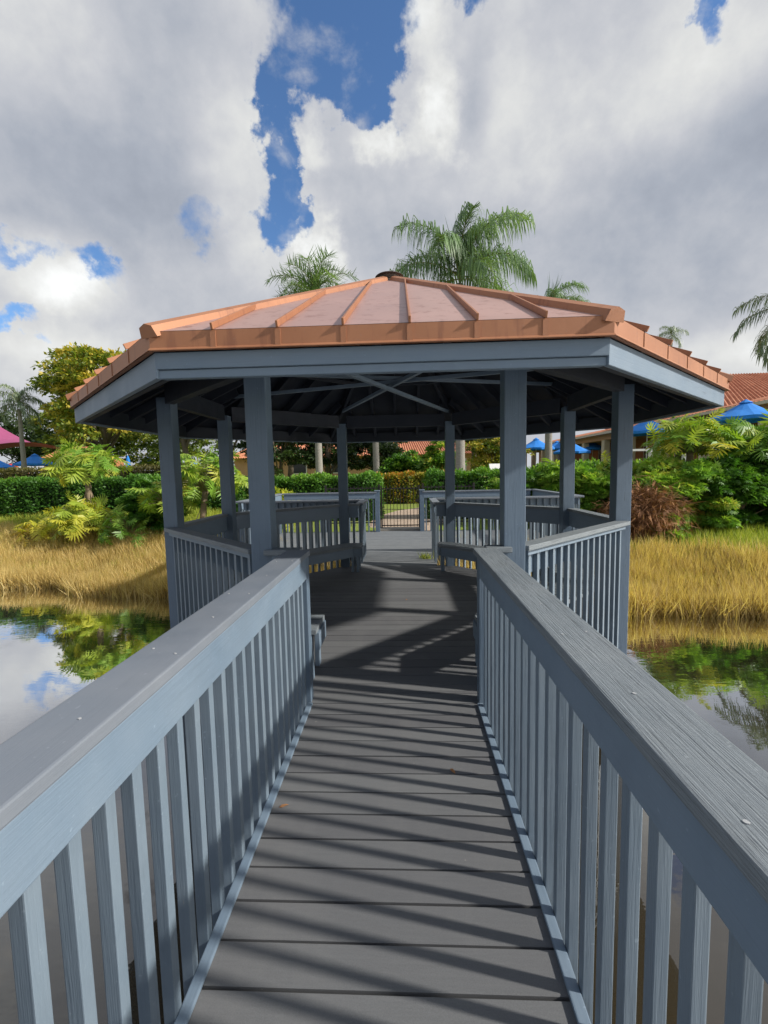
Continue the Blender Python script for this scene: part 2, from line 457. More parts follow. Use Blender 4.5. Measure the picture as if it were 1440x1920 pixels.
class MB:
    """collects shapes in world coordinates and links them as one mesh"""

    def __init__(s):
        s.v, s.f, s.t = [], [], []

    def add(s, vs, fs, tint=0.):
        n = len(s.v)
        s.v += [tuple(v) for v in vs]
        s.t += [tint] * len(vs)
        s.f += [tuple(i + n for i in f) for f in fs]
        return s

    def box(s, x0, x1, y0, y1, z0, z1, tint=0.):
        return s.prism([(x0, y0), (x1, y0), (x1, y1), (x0, y1)], z0, z1, tint)

    def prism(s, poly, z0, z1, tint=0.):
        n = len(poly)
        A = sum(poly[i][0] * poly[(i + 1) % n][1] - poly[(i + 1) % n][0] * poly[i][1] for i in range(n))
        if A < 0: poly = poly[::-1]
        vs = [(x, y, z0) for x, y in poly] + [(x, y, z1) for x, y in poly]
        fs = [tuple(range(n))[::-1], tuple(range(n, 2 * n))] + [(i, (i + 1) % n, n + (i + 1) % n, n + i) for i in range(n)]
        return s.add(vs, fs, tint)

    def hexa(s, b, t, tint=0.):
        """b, t: matching bottom and top loops of 3D points"""
        n = len(b)
        fs = [tuple(range(n))[::-1], tuple(range(n, 2 * n))] + [(i, (i + 1) % n, n + (i + 1) % n, n + i) for i in range(n)]
        return s.add(list(b) + list(t), fs, tint)

    def tube(s, pts, rad, n=10, tint=0.):
        pts = [Vector(p) for p in pts]
        if not hasattr(rad, '__len__'): rad = [rad] * len(pts)
        vs = []
        for i, p in enumerate(pts):
            tdir = (pts[min(i + 1, len(pts) - 1)] - pts[max(i - 1, 0)]).normalized()
            ref = Vector((0, 0, 1)) if abs(tdir.z) < .9 else Vector((0, 1, 0))
            a = tdir.cross(ref).normalized()
            b = tdir.cross(a)
            vs += [p + (a * math.cos(k * 2 * math.pi / n) + b * math.sin(k * 2 * math.pi / n)) * rad[i] for k in range(n)]
        fs = []
        for i in range(len(pts) - 1):
            for k in range(n):
                k2 = (k + 1) % n
                fs.append((i * n + k, i * n + k2, (i + 1) * n + k2, (i + 1) * n + k))
        fs += [tuple(range(n))[::-1], tuple(range((len(pts) - 1) * n, len(pts) * n))]
        return s.add(vs, fs, tint)

    def build(s, name, mat, parent=None, smooth=False, origin=None):
        me = bpy.data.meshes.new(name)
        world = WM[parent.name] if parent else Matrix.Translation(Vector(origin or (0, 0, 0)))
        inv = world.inverted()
        me.from_pydata([inv @ Vector(v) for v in s.v], [], s.f)
        at = me.attributes.new('tint', 'FLOAT', 'POINT')
        at.data.foreach_set('value', s.t)
        me.update()
        bm = bmesh.new()
        bm.from_mesh(me)
        bmesh.ops.recalc_face_normals(bm, faces=bm.faces)
        bm.to_mesh(me)
        bm.free()
        if smooth:
            me.shade_smooth()
        return put_mesh(name, me, mat, parent, world)


def np_mesh(name, V, faces, tint, mat, parent=None, world=None):
    """V (n,3) in the local frame; faces: list of (m,k) index arrays"""
    me = bpy.data.meshes.new(name)
    me.vertices.add(len(V))
    me.vertices.foreach_set('co', V.astype(np.float32).ravel())
    loops = np.concatenate([f.ravel() for f in faces])
    sizes = np.concatenate([np.full(len(f), f.shape[1]) for f in faces])
    starts = np.concatenate([[0], np.cumsum(sizes)[:-1]])
    me.loops.add(len(loops))
    me.loops.foreach_set('vertex_index', loops.astype(np.int32))
    me.polygons.add(len(sizes))
    me.polygons.foreach_set('loop_start', starts.astype(np.int32))
    me.polygons.foreach_set('loop_total', sizes.astype(np.int32))
    at = me.attributes.new('tint', 'FLOAT', 'POINT')
    at.data.foreach_set('value', np.clip(tint, 0, 1).astype(np.float32))
    me.update(calc_edges=True)
    me.validate()
    return put_mesh(name, me, mat, parent, world)


# ------------------------------------------------------------------ foliage helpers
def unit(a):
    return a / np.maximum(np.linalg.norm(a, axis=-1, keepdims=True), 1e-9)


def frames(d, n):
    y = unit(d)
    x = unit(np.cross(y, n))
    z = np.cross(x, y)
    return np.stack([x, y, z], axis=-1)


def scatter(tv, tf, pos, fr, sc, tint):
    tv = np.array(tv, float)
    N, k = len(pos), len(tv)
    sc = np.asarray(sc, float)
    if sc.ndim == 1: sc = sc[:, None]
    V = np.einsum('nij,nkj->nki', fr, tv[None] * sc[:, None, :]) + pos[:, None, :]
    faces = [(np.array(f)[None] + (np.arange(N) * k)[:, None]) for f in tf]
    return V.reshape(-1, 3), faces, np.repeat(tint, k)


def rnd_dirs(n, rng=RNG):
    return unit(rng.normal(size=(n, 3)))


LEAF = ([(0, 0, 0), (.26, .45, .06), (0, 1, -.05), (-.26, .45, .06)], [[0, 1, 2, 3]])
PALMATE_V, PALMATE_F = [], []
for _a in (-1.15, -.6, 0, .6, 1.15):
    _i = len(PALMATE_V)
    _c, _s = math.cos(_a), math.sin(_a)
    PALMATE_V += [(0, 0, 0), (_s * .55 + _c * .12, _c * .55 - _s * .12, .03), (_s, _c, -.12), (_s * .55 - _c * .12, _c * .55 + _s * .12, .03)]
    PALMATE_F.append([_i, _i + 1, _i + 2, _i + 3])
BLADE = ([(-.5, 0, 0), (.5, 0, 0), (.42, .5, .05), (-.42, .5, .05), (0, 1, .22)], [[0, 1, 2, 3], [3, 2, 4]])


def philo_leaf():
    V, Fc = [], []
    for side in (-1, 1):
        for k in range(8):
            f = k / 7
            y0 = .05 + .78 * f
            ang = R(118 - 88 * f)
            L = (.36 + .34 * math.sin(math.pi * min(1, .18 + .75 * f))) * (1 if f < .85 else .8)
            wd = .040 + .01 * math.sin(k * 2.3)
            dx_, dy_ = math.sin(ang), math.cos(ang)
            px_, py_ = -dy_, dx_
            mid = (dx_ * L * .62, y0 + dy_ * L * .62)
            tip = (dx_ * L, y0 + dy_ * L)
            i = len(V)
            pts = [(0, y0 - .055), (mid[0] - px_ * wd, mid[1] - py_ * wd), tip, (mid[0] + px_ * wd, mid[1] + py_ * wd), (0, y0 + .055)]
            if side < 0: pts = pts[::-1]
            for x_, y_ in pts:
                V.append((side * x_, y_, -.55 * x_ * x_ + .10 * abs(x_) - .28 * max(0, y_) ** 2))
            Fc.append([i, i + 1, i + 2, i + 3, i + 4])
    i = len(V)
    V += [(-.05, .80, -.18), (.05, .80, -.18), (0, 1.12, -.38)]
    Fc.append([i, i + 1, i + 2])
    return V, Fc


PHILO = philo_leaf()


def to_local(loc):
    return Matrix.Translation(Vector(loc))


def crown(name, parent, c, rad, nclump, nleaf, size, mat, tpl=LEAF, clump_r=.30, droop=.2, seed=0, tbase=.45, tvar=.28, low=-.75, hollow=.35):
    """many leaves in clumps through an uneven ellipsoid; c relative to the parent's base"""
    rng = np.random.default_rng(seed + 101)
    rad = np.array(rad, float)
    cd = rnd_dirs(nclump * 3, rng)
    cd = cd[cd[:, 2] > low][:nclump]
    cr_ = (hollow + (1 - hollow) * rng.random(len(cd)) ** .5) * (0.82 + .30 * np.sin(cd[:, 0] * 3.1 + seed) * np.cos(cd[:, 1] * 2.7 + seed * 2))
    cc = cd * cr_[:, None] * rad
    per = nleaf // len(cc)
    rr = clump_r * rad.mean() * (.6 + .8 * rng.random(len(cc)))
    ci = np.repeat(np.arange(len(cc)), per)
    dd = rnd_dirs(len(ci), rng)
    dd[:, 2] = np.abs(dd[:, 2]) * .8 - .25 + .2 * rng.random(len(ci))
    p = cc[ci] + dd * (rr[ci] * rng.random(len(ci)) ** .4)[:, None] * np.array([1, 1, .72])
    p += np.array(c)
    out = unit(dd + .5 * unit(cc[ci]) + np.array([0, 0, -droop]) + .7 * rng.normal(size=dd.shape))
    nrm = unit(np.array([0, 0, 1.0]) + .55 * rng.normal(size=dd.shape) + .4 * dd)
    ct = rng.random(len(cc))
    ti = tbase + tvar * (ct[ci] - .5) * 1.4 + tvar * (rng.random(len(ci)) - .5) * 1.5
    s_ = size * (.65 + .7 * rng.random(len(ci)))
    V, fc, tt_ = scatter(*tpl, p, frames(out, nrm), s_, ti)
    return np_mesh(name, V, fc, tt_, mat, parent), cc + np.array(c)


def tree(name, loc, h0, c, rad, nclump, nleaf, size, mat, label, cat='tree', group=None, tr=.18, seed=0, bark='tree_bark', **kw):
    t = thing(name, loc, label, cat, group)
    _, cc = crown('crown', t, c, rad, nclump, nleaf, size, mat, seed=seed, **kw)
    mb = MB()
    L = Vector(loc)
    top = L + Vector(c) + Vector((0, 0, rad[2] * .25))
    rg = random.Random(seed)
    mids = [L + Vector((0, 0, -.2)), L + Vector((.1, .05, h0 * .5)), L + Vector((rg.uniform(-.2, .2), rg.uniform(-.2, .2), h0)), top]
    mb.tube(mids, [tr * 1.35, tr, tr * .85, tr * .3], 10)
    for q in cc[::max(1, len(cc) // 9)]:
        st = L + Vector((0, 0, h0 * rg.uniform(.75, 1.1)))
        e = L + Vector(q)
        md = (st + e) / 2 + Vector((0, 0, -.12 * (e - st).length * rg.uniform(-1, 1)))
        mb.tube([st, md, e], [tr * .5, tr * .32, tr * .1], 6)
    mb.build('trunk', bark, t, True)
    return t


def hedge(loc, L, W_, H, rotz, nleaf, size, mat, label, seed=0, tbase=.5, tvar=.35, group=None, name='hedge'):
    rng = np.random.default_rng(seed + 55)
    t = thing(name, loc, label, 'hedge', group)
    ca, sa = math.cos(rotz), math.sin(rotz)
    # a dense inner core of leaves plus a leafy shell
    n = nleaf
    face = rng.random(n)
    u = rng.random(n) * L - L / 2
    v = rng.random(n)
    p = np.zeros((n, 3))
    nr = np.zeros((n, 3))
    top = face < .42
    fr_ = (~top) & (face < .82)
    bk = (~top) & (~fr_)
    wob = .05 * np.sin(u * 3.1 + seed) + .04 * np.sin(u * 7.7) + .03 * rng.normal(size=n)
    p[:, 0] = u
    p[top, 1] = (v[top] - .5) * W_
    p[top, 2] = H + wob[top] + .03 * rng.normal(size=top.sum())
    nr[top] = (0, 0, 1)
    p[fr_, 1] = -W_ / 2 - wob[fr_]
    p[fr_, 2] = v[fr_] * H
    nr[fr_] = (0, -1, .2)
    p[bk, 1] = W_ / 2 + wob[bk]
    p[bk, 2] = v[bk] * H
    nr[bk] = (0, 1, .2)
    ends = rng.random(n) < (W_ / (L + W_)) * .5
    sgn = np.sign(rng.random(n) - .5)
    p[ends, 0] = (sgn * (L / 2) + wob)[ends]
    p[ends, 1] = ((rng.random(n) - .5) * W_)[ends]
    p[ends, 2] = (v * H)[ends]
    p += nr * (-.10 * rng.random((n, 1)) ** 2) * 2
    dr = unit(nr + .9 * rng.normal(size=(n, 3)) + np.array([0, 0, .25]))
    nn = unit(nr + .5 * rng.normal(size=(n, 3)) + np.array([0, 0, .6]))
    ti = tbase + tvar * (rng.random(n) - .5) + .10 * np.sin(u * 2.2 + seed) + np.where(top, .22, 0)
    s_ = size * (.6 + .8 * rng.random(n))
    rot = np.array([[ca, -sa, 0], [sa, ca, 0], [0, 0, 1]])
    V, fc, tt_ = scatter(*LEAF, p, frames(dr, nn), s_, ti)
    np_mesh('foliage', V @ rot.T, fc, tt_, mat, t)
    mb = MB()
    for k in range(max(2, int(L / .6))):
        x = -L / 2 + (k + .5) * L / max(2, int(L / .6))
        for q in range(3):
            b = rot @ np.array([x, 0, -.1])
            e = rot @ np.array([x + rng.normal() * .2, rng.normal() * .25 * W_, H * .85])
            mb.tube([Vector(loc) + Vector(b), Vector(loc) + Vector(e)], [.02, .008], 5)
    mb.build('stem', 'stem_brown', t)
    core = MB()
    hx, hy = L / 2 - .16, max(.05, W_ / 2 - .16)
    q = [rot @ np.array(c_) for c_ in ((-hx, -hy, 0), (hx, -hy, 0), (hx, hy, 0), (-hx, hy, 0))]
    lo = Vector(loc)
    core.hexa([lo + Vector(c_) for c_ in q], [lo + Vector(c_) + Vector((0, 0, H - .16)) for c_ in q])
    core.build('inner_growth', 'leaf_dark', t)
    return t


def philodendron(loc, trunk_h, n, pet, leafL, mat, label, seed=0, spread=1.0, tbase=.5, tvar=.5, group=None, lean=(0, 0)):
    rng = np.random.default_rng(seed + 900)
    t = thing('philodendron', loc, label, 'plant', group)
    top = np.array([lean[0], lean[1], trunk_h])
    az_ = rng.random(n) * 2 * math.pi
    e_ = R(12) + R(70) * rng.random(n) ** 1.1
    plen = pet * (.6 + .5 * rng.random(n))
    hd = np.stack([np.cos(az_), np.sin(az_), np.zeros(n)], 1)
    end = top + hd * (np.cos(e_) * plen * spread)[:, None] + np.array([0, 0, 1]) * (np.sin(e_) * plen)[:, None]
    mid = top + (end - top) * .55 + np.array([0, 0, 1]) * (plen * .13)[:, None]
    d_ = unit(hd * .9 + np.stack([0 * az_, 0 * az_, .25 - .75 * np.cos(e_) + .35 * rng.normal(size=n)], 1) + .5 * rng.normal(size=(n, 3)))
    nn = unit(np.array([0, 0, 1.0]) + .5 * hd + .45 * rng.normal(size=(n, 3)))
    s_ = leafL * (.7 + .5 * rng.random(n))
    ti = tbase + tvar * (rng.random(n) - .5) - .12 * (np.sin(e_) - .5)
    V, fc, tt_ = scatter(*PHILO, end, frames(d_, nn), s_, ti)
    V[:, 2] += .012 * rng.normal(size=len(V))
    np_mesh('leaves', V, fc, tt_, mat, t)
    mb = MB()
    L = Vector(loc)
    for i in range(n):
        mb.tube([L + Vector(top), L + Vector(mid[i]), L + Vector(end[i])], [.016, .012, .008], 5)
    mb.build('leaf_stalks', 'stem_green', t)
    tr = MB()
    tr.tube([L + Vector((0, 0, -.15)), L + Vector((lean[0] * .4, lean[1] * .4, trunk_h * .5)), L + Vector(top) + Vector((0, 0, .06))], [.10, .075, .085], 9)
    for k in range(14):
        a = rng.random() * 6.28
        z0 = trunk_h * rng.random()
        tr.tube([L + Vector((lean[0] * z0 / max(trunk_h, .1), lean[1] * z0 / max(trunk_h, .1), z0)),
                 L + Vector((math.cos(a) * .2, math.sin(a) * .2, z0 * .4 - .1)), L + Vector((math.cos(a) * .3, math.sin(a) * .3, -.1))], [.012, .010, .008], 5)
    tr.build('trunk', 'stem_brown', t, True)
    return t


def palm(loc, h, tr, nfr, fl, mat, label, seed=0, lo=-25, hi=80, leaflet=.62, spear=True, group=None, wind=(0, 0), lean=0., hang=1.0, nl=46, name='palm_tree'):
    rng = np.random.default_rng(seed + 300)
    t = thing(name, loc, label, 'palm tree', group)
    L = Vector(loc)
    topv = np.array([lean, 0, h])
    mb = MB()
    N = 26
    pts, rad = [], []
    for i in range(N + 1):
        f = i / N
        pts.append(L + Vector((lean * f * f, 0, h * f - (.3 if i == 0 else 0))))
        rad.append(tr * (1.25 - .5 * f) * (1 + .05 * (i % 2)))
    mb.tube(pts, rad, 14)
    mb.build('trunk', 'palm_bark', t, True)
    P, D, NN, S, T = [], [], [], [], []
    st = MB()
    for k in range(nfr):
        f = (k + .5) / nfr
        e0 = R(lo + (hi - lo) * f ** .9)
        a = k * 2.399963 + rng.normal() * .15
        ln = fl * (.85 + .25 * rng.random()) * (1.0 if f < .85 else .8)
        hd = np.array([math.cos(a), math.sin(a), 0.]) + np.array([wind[0], wind[1], 0]) * .5
        hd = hd / np.linalg.norm(hd)
        q = topv + np.array([0, 0, .15 + .5 * f])
        el_ = e0
        pr = []
        segs = 16
        for i in range(segs + 1):
            pr.append(q.copy())
            stp = ln / segs
            q = q + stp * (hd * math.cos(el_) + np.array([0, 0, 1]) * math.sin(el_)) + np.array([wind[0], wind[1], 0]) * stp * .12 * i / segs
            el_ -= R(5.0 + 4.2 * i / segs * (1.25 - f * .55))
        pr = np.array(pr)
        st.tube([L + Vector(x) for x in pr[::2]], [.030 * (1 - .8 * j / 8) for j in range(9)], 5)
        ft = rng.random() * .35
        for j in range(nl):
            g = .10 + .90 * (j + rng.random() * .6) / nl
            x = g * segs
            i0 = min(int(x), segs - 1)
            pt = pr[i0] + (pr[i0 + 1] - pr[i0]) * (x - i0)
            dr = unit(pr[i0 + 1] - pr[i0])
            side = unit(np.cross(dr, [0, 0, 1.0]) + 1e-6)
            prof = (.35 + .65 * math.sin(math.pi * min(1, .15 + g * .78))) * leaflet
            for sg in (-1, 1):
                dd = unit(side * sg * (.75 + .2 * rng.normal()) + dr * .55 + np.array([0, 0, (.35 if f > .8 else -.05) + .35 * rng.normal()]) + .12 * rng.normal(size=3))
                P.append(pt); D.append(dd); NN.append([0, 0, 1.])
                S.append(prof * (.75 + .5 * rng.random()))
                T.append(.35 + ft + .35 * (rng.random() - .5) + .15 * g)
    if spear:
        for j in range(16):
            dd = unit(np.array([.20 * rng.normal(), .20 * rng.normal(), 1.]))
            P.append(topv + np.array([0, 0, .4])); D.append(dd); NN.append([0, 1., 0]); S.append(fl * .55 * (.6 + .5 * rng.random())); T.append(.4)
    P, D, NN, S, T = map(np.array, (P, D, NN, S, T))
    n = len(P)
    nsp = 16 if spear else 0
    # leaflets droop: three rungs bent towards the ground
    x = unit(np.cross(D, NN))
    wd = np.full(n, .028)
    p1 = P + D * (S * .38)[:, None]
    dn = np.array([0, 0, -1.0])
    hg = np.full(n, hang)
    if nsp: hg[-nsp:] = 0
    d2 = unit(D * .55 + dn * hg[:, None] * .9 + np.array([wind[0], wind[1], 0]) * .35)
    p2 = p1 + d2 * (S * .38)[:, None]
    d3 = unit(D * .2 + dn * hg[:, None] * 1.2 + D * (hg[:, None] == 0) + np.array([wind[0], wind[1], 0]) * .3)
    p3 = p2 + d3 * (S * .34)[:, None]
    V = np.stack([P - x * wd[:, None] * .5, P + x * wd[:, None] * .5, p1 + x * wd[:, None] * .6, p1 - x * wd[:, None] * .6,
                  p2 + x * wd[:, None] * .45, p2 - x * wd[:, None] * .45, p3], 1)
    b = (np.arange(n) * 7)[:, None]
    fc = [np.array([[0, 1, 2, 3]]) + b, np.array([[3, 2, 4, 5]]) + b, np.array([[5, 4, 6]]) + b]
    np_mesh('fronds', V.reshape(-1, 3), fc, np.repeat(T, 7), mat, t)
    st.build('frond_stalks', 'stem_green', t)
    return t


# ================================================================== SETTING
WATER_Z = -.90


def shore(x):
    x = np.asarray(x, float)
    l = 8.2 + .95 * np.clip((-x - 2.5) / 1.9, 0, 1) + .17 * np.clip(-x - 4.4, 0, 9) + .05 * np.clip(-x - 13, 0, 100)
    r = 8.2 - .28 * np.clip(x - 3.6, 0, 7) - .05 * np.clip(x - 10, 0, 40)
    return np.where(x < 0, l, r) + .18 * np.sin(x * 1.3) + .10 * np.sin(x * 3.1 + 1)


def ss(a, b, v):
    t_ = np.clip((v - a) / (b - a), 0, 1)
    return t_ * t_ * (3 - 2 * t_)


def H(x, y):
    x = np.asarray(x, float)
    y = np.asarray(y, float)
    dd = y - shore(x)
    zf = np.where(dd < 0, WATER_Z + np.maximum(.10 * dd, -.8), WATER_Z + .68 * ss(0, 3.4, dd) + .17 * ss(3.2, 5.5, dd))
    zf = zf + .10 * np.sin(x * .9 + y * .7) * ss(1, 4, dd) * (1 - ss(3.5, 4.5, dd)) * .6
    zf = zf + .42 * ss(10.8, 14.2, y) * ss(-4.2, -7, x)
    zf = zf + .70 * ss(17.5, 21.5, y) * ss(-7, -11, x)
    zf = zf + .95 * ss(12.8, 15.0, y) * ss(4.5, 6.5, x)
    zf = zf + .9 * ss(24, 34, y) * (1 - np.maximum(ss(-7, -11, x), ss(4.5, 6.5, x)))
    edge = np.maximum.reduce([ss(-22, -28, y), ss(-38, -44, x), ss(38, 44, x)])
    return zf * (1 - edge) + np.maximum(zf, -.1) * edge


def build_terrain():
    def axis(a, b, fine0, fine1, st, n):
        core = np.arange(fine0, fine1, st)
        left = fine0 - (np.geomspace(1, fine0 - a + 1, n)[1:] - 1)
        right = fine1 + (np.geomspace(1, b - fine1 + 1, n)[1:] - 1)
        return np.concatenate([left[::-1], core, right])
    xs = axis(-1500, 1500, -16, 16, .25, 40)
    ys = axis(-1500, 1500, 4, 24, .2, 40)
    X, Y = np.meshgrid(xs, ys)
    Z = H(X, Y)
    V = np.stack([X.ravel(), Y.ravel(), Z.ravel()], 1)
    nx, ny = len(xs), len(ys)
    i = (np.arange(ny - 1)[:, None] * nx + np.arange(nx - 1)[None]).ravel()
    o = np_mesh('ground', V, [np.stack([i, i + 1, i + nx + 1, i + nx], 1)], np.zeros(len(V)), 'ground')
    o.data.shade_smooth()
    tag(o, kind='structure')


build_terrain()
wt = MB().add([(-45, -30, WATER_Z), (45, -30, WATER_Z), (45, 12.5, WATER_Z), (-45, 12.5, WATER_Z)], [(0, 1, 2, 3)]).build('water', 'water')
tag(wt, kind='structure')

# paver path behind the gate, draped on the ground
pm = MB()
cl = [(0.0, 12.3, 1.5), (0.05, 14, 2.2), (.5, 16, 3.0), (1.3, 18, 3.4), (2.6, 20, 3.2), (4.2, 21.6, 3.0), (6.5, 22.6, 3.0)]
row = []
for i, (x, y, wd) in enumerate(cl):
    a, b = cl[max(0, i - 1)], cl[min(len(cl) - 1, i + 1)]
    tx, ty = b[0] - a[0], b[1] - a[1]
    ln = math.hypot(tx, ty)
    nx_, ny_ = -ty / ln, tx / ln
    row.append([(x + nx_ * s * wd / 2, y + ny_ * s * wd / 2) for s in (1, .5, 0, -.5, -1)])
vs = [(px_, py_, float(H(px_, py_)) + .03) for rr in row for px_, py_ in rr]
fs = [(i * 5 + j, i * 5 + j + 1, i * 5 + j + 6, i * 5 + j + 5) for i in range(len(row) - 1) for j in range(4)]
tag(pm.add(vs, fs).build('path', 'pavers'), kind='structure')

# ================================================================== WALKWAY
KX, CAPI, CAPO, FI, BI = .572, .562, .728, .586, .610
HR = 1.0765
Y_A, Y_B = -3.0, 3.14
PITCH, PH = .1475, 1.272 % .1475


def boards(mb, poly, pitch=PITCH, phase=PH, thick=.026, gap=.010, seed=1):
    rg = random.Random(seed)
    y0, y1 = min(p[1] for p in poly), max(p[1] for p in poly)
    k = math.floor((y0 - phase) / pitch)
    while phase + k * pitch < y1:
        a, b = max(y0, phase + k * pitch + gap / 2), min(y1, phase + (k + 1) * pitch - gap / 2)
        k += 1
        if b - a < .01: continue
        q = clip(clip(poly, a, 1), b, -1)
        if len(q) >= 3:
            z = rg.uniform(-.0012, .0012)
            tnt = rg.random()
            # small arris on the long edges
            mb.prism(q, -thick + z, z - .0025, tnt)
            q2 = clip(clip(poly, a + .003, 1), b - .003, -1)
            n = len(q2)
            mb.add([(x, y, z) for x, y in q2], [tuple(range(n))], tnt)
            if n == len(q) == 4:
                mb.add([(x, y, z - .0025) for x, y in q] + [(x, y, z) for x, y in q2], [(i, (i + 1) % 4, 4 + (i + 1) % 4, 4 + i) for i in range(4)], tnt)


def clip(poly, yv, sgn):
    out = []
    n = len(poly)
    for i in range(n):
        a, b = poly[i], poly[(i + 1) % n]
        fa, fb = (a[1] - yv) * sgn, (b[1] - yv) * sgn
        if fa >= 0: out.append(a)
        if (fa > 0 and fb < 0) or (fa < 0 and fb > 0):
            t_ = fa / (fa - fb)
            out.append((a[0] + t_ * (b[0] - a[0]), a[1] + t_ * (b[1] - a[1])))
    return out


walk = thing('walkway', (0, 1, 0), 'narrow boardwalk of dark grey composite planks leading up to the gazebo', 'walkway')
mb = MB()
boards(mb, [(-.609, Y_A), (.609, Y_A), (.609, 3.228), (-.609, 3.228)])
mb.build('decking', 'decking', walk)
for s in (-1, 1):
    beam('curb_rail', (s * (KX + .0185), Y_A, .009), (s * (KX + .0185), 3.02, .009), .037, .017, 'paint', walk)
    beam('rim_joist', (s * .590, Y_A, -.125), (s * .590, 3.15, -.125), .036, .18, 'paint_shaded', walk)
beam('rim_joist', (0, Y_A, -.125), (0, 3.15, -.125), .036, .18, 'paint_shaded', walk)
for y in (-2.2, .2, 2.6):
    for s in (-1, 1):
        beam('pile', (s * .50, y, -1.9), (s * .50, y, -.217), .14, .14, 'weathered_wood', walk, up=(0, 1, 0))
    beam('cross_beam', (-.56, y + .11, -.30), (.56, y + .11, -.30), .04, .16, 'weathered_wood', walk)


def railing(p0, p1, inner, label, parent=None, cap_in=.0, cap_w=.14, z_lo=-.22, spacing=.125, cap='cap_smooth', bal='paint_baluster', bal_s=.036,
            screws=False, ends=(0, 0), group=None, name='railing', fascia_h=.14, cap_mesh=None, lower_board=False, outer_strip=False):
    """inner: unit vector from the rail towards the deck; p0-p1 is the line of the baluster centres"""
    p0, p1, n = Vector((*p0, 0)), Vector((*p1, 0)), Vector((*inner, 0))
    dv = p1 - p0
    L = dv.length
    dv.normalize()
    if parent is None:
        t = thing(name, (p0 + p1) / 2, label, 'railing', group)
    else:
        t = None
    h = bal_s / 2
    fth = .022
    caps = p0 - dv * ends[0], p1 + dv * ends[1]
    co = n * (h + fth + cap_in - cap_w / 2)
    capo = beam('cap_rail', caps[0] + co + Vector((0, 0, HR - .019)), caps[1] + co + Vector((0, 0, HR - .019)), cap_w, .038, cap, t or parent, bev=.006)
    holder = t
    if t is None:
        holder = parent
    fo = n * (h + fth / 2)
    zt = HR - .039
    beam('rail_board', p0 + fo + Vector((0, 0, zt - fascia_h / 2)), p1 + fo + Vector((0, 0, zt - fascia_h / 2)), fth, fascia_h, 'paint', holder)
    if outer_strip:
        oo = n * (-h - .012)
        beam('rail_strip', p0 + oo + Vector((0, 0, zt - .02)), p1 + oo + Vector((0, 0, zt - .02)), .022, .04, 'paint', holder)
    nb = max(1, round(L / spacing))
    for k in range(nb):
        q = p0 + dv * (L * (k + .5) / nb)
        jit = dv * random.gauss(0, .0016)
        jn = n + dv * random.gauss(0, .03)
        beam('baluster', q + Vector((0, 0, z_lo)) - jit, q + Vector((0, 0, zt - .001)) + jit, bal_s, bal_s, bal, holder, up=tuple(jn), bev=.003)
    if screws:
        rg = random.Random(5 + int(10 * p0.x))
        y = .35
        k = 0
        while y < L - .1:
            for s in ((-.045, .05) if k % 2 else (.012,)):
                q = p0 + dv * (y + rg.uniform(-.03, .03)) + co + n * (s + rg.uniform(-.01, .01)) + Vector((0, 0, HR + .0005))
                me = bpy.data.meshes.new('screw_cap')
                bm = bmesh.new()
                bmesh.ops.create_circle(bm, cap_ends=True, segments=9, radius=.0042)
                for v in bm.verts: v.co *= rg.uniform(.7, 1.25)
                r_ = bmesh.ops.extrude_face_region(bm, geom=bm.faces[:])
                for v in [g for g in r_['geom'] if isinstance(g, bmesh.types.BMVert)]: v.co.z += .0016
                bmesh.ops.recalc_face_normals(bm, faces=bm.faces)
                bm.to_mesh(me)
                bm.free()
                put_mesh('screw_cap', me, 'screw', capo, Matrix.Translation(q))
            y += rg.uniform(.30, .42)
            k += 1
    return t


for s, cap, lab in ((-1, 'cap_smooth', 'long slate blue railing with smooth grey cap on the left of the near boardwalk'),
                    (1, 'cap_grain', 'long slate blue railing with grainy weathered cap on the right of the near boardwalk')):
    t = railing((s * (BI + .018), Y_A), (s * (BI + .018), 3.04), (-s, 0), lab, cap_in=.005 if s < 0 else .026, cap_w=CAPO - CAPI, spacing=.112 if s < 0 else .1215, cap=cap, bal_s=.037 if s < 0 else .034, screws=True,
                ends=(0, .11), fascia_h=.145)
    beam('end_post', (s * (BI + .022), 3.085, -.25), (s * (BI + .022), 3.085, HR - .04), .09, .088, 'paint_post', t, up=(1, 0, 0))

# ================================================================== GAZEBO
GX, S2, Y0, DX, DY, SY, SO = -.04, .90, 3.255, 1.423, 1.445, 1.52, .765
EB, ET, FT, AP = 2.153, 2.29, 2.395, 3.83


def octa(off):
    o = off * .4142
    k, X = S2 + o, S2 + DX + off
    a, b, c, e = Y0 - off, Y0 + DY - o, Y0 + DY + SY + o, Y0 + 2 * DY + SY + off
    return [(GX - k, a), (GX + k, a), (GX + X, b), (GX + X, c), (GX + k, e), (GX - k, e), (GX - X, c), (GX - X, b)]


O = octa(0)
GC = (GX, Y0 + DY + SY / 2)
gz = thing('gazebo', (GC[0], GC[1], 0), 'octagonal slate blue timber gazebo with a copper standing seam roof standing over the pond', 'gazebo')
mb = MB()
boards(mb, octa(.022), seed=4)
mb.build('floor', 'decking', gz)
Or = octa(.003)
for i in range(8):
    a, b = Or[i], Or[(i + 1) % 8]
    beam('rim_joist', (*a, -.15), (*b, -.15), .036, .24, 'paint_shaded', gz)
for i, (x, y) in enumerate(O):
    beam('post', (x, y, -1.9), (x, y, 2.42), .15, .15, 'paint_post', gz, up=(0, 1, 0), bev=.006)
for i in range(8):
    a, b = Vector((*O[i], 0)), Vector((*O[(i + 1) % 8], 0))
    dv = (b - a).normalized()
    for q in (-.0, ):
        beam('header_beam', a + dv * .09 + Vector((0, 0, 2.45)), b - dv * .09 + Vector((0, 0, 2.45)), .09, .20, 'paint_shaded', gz)

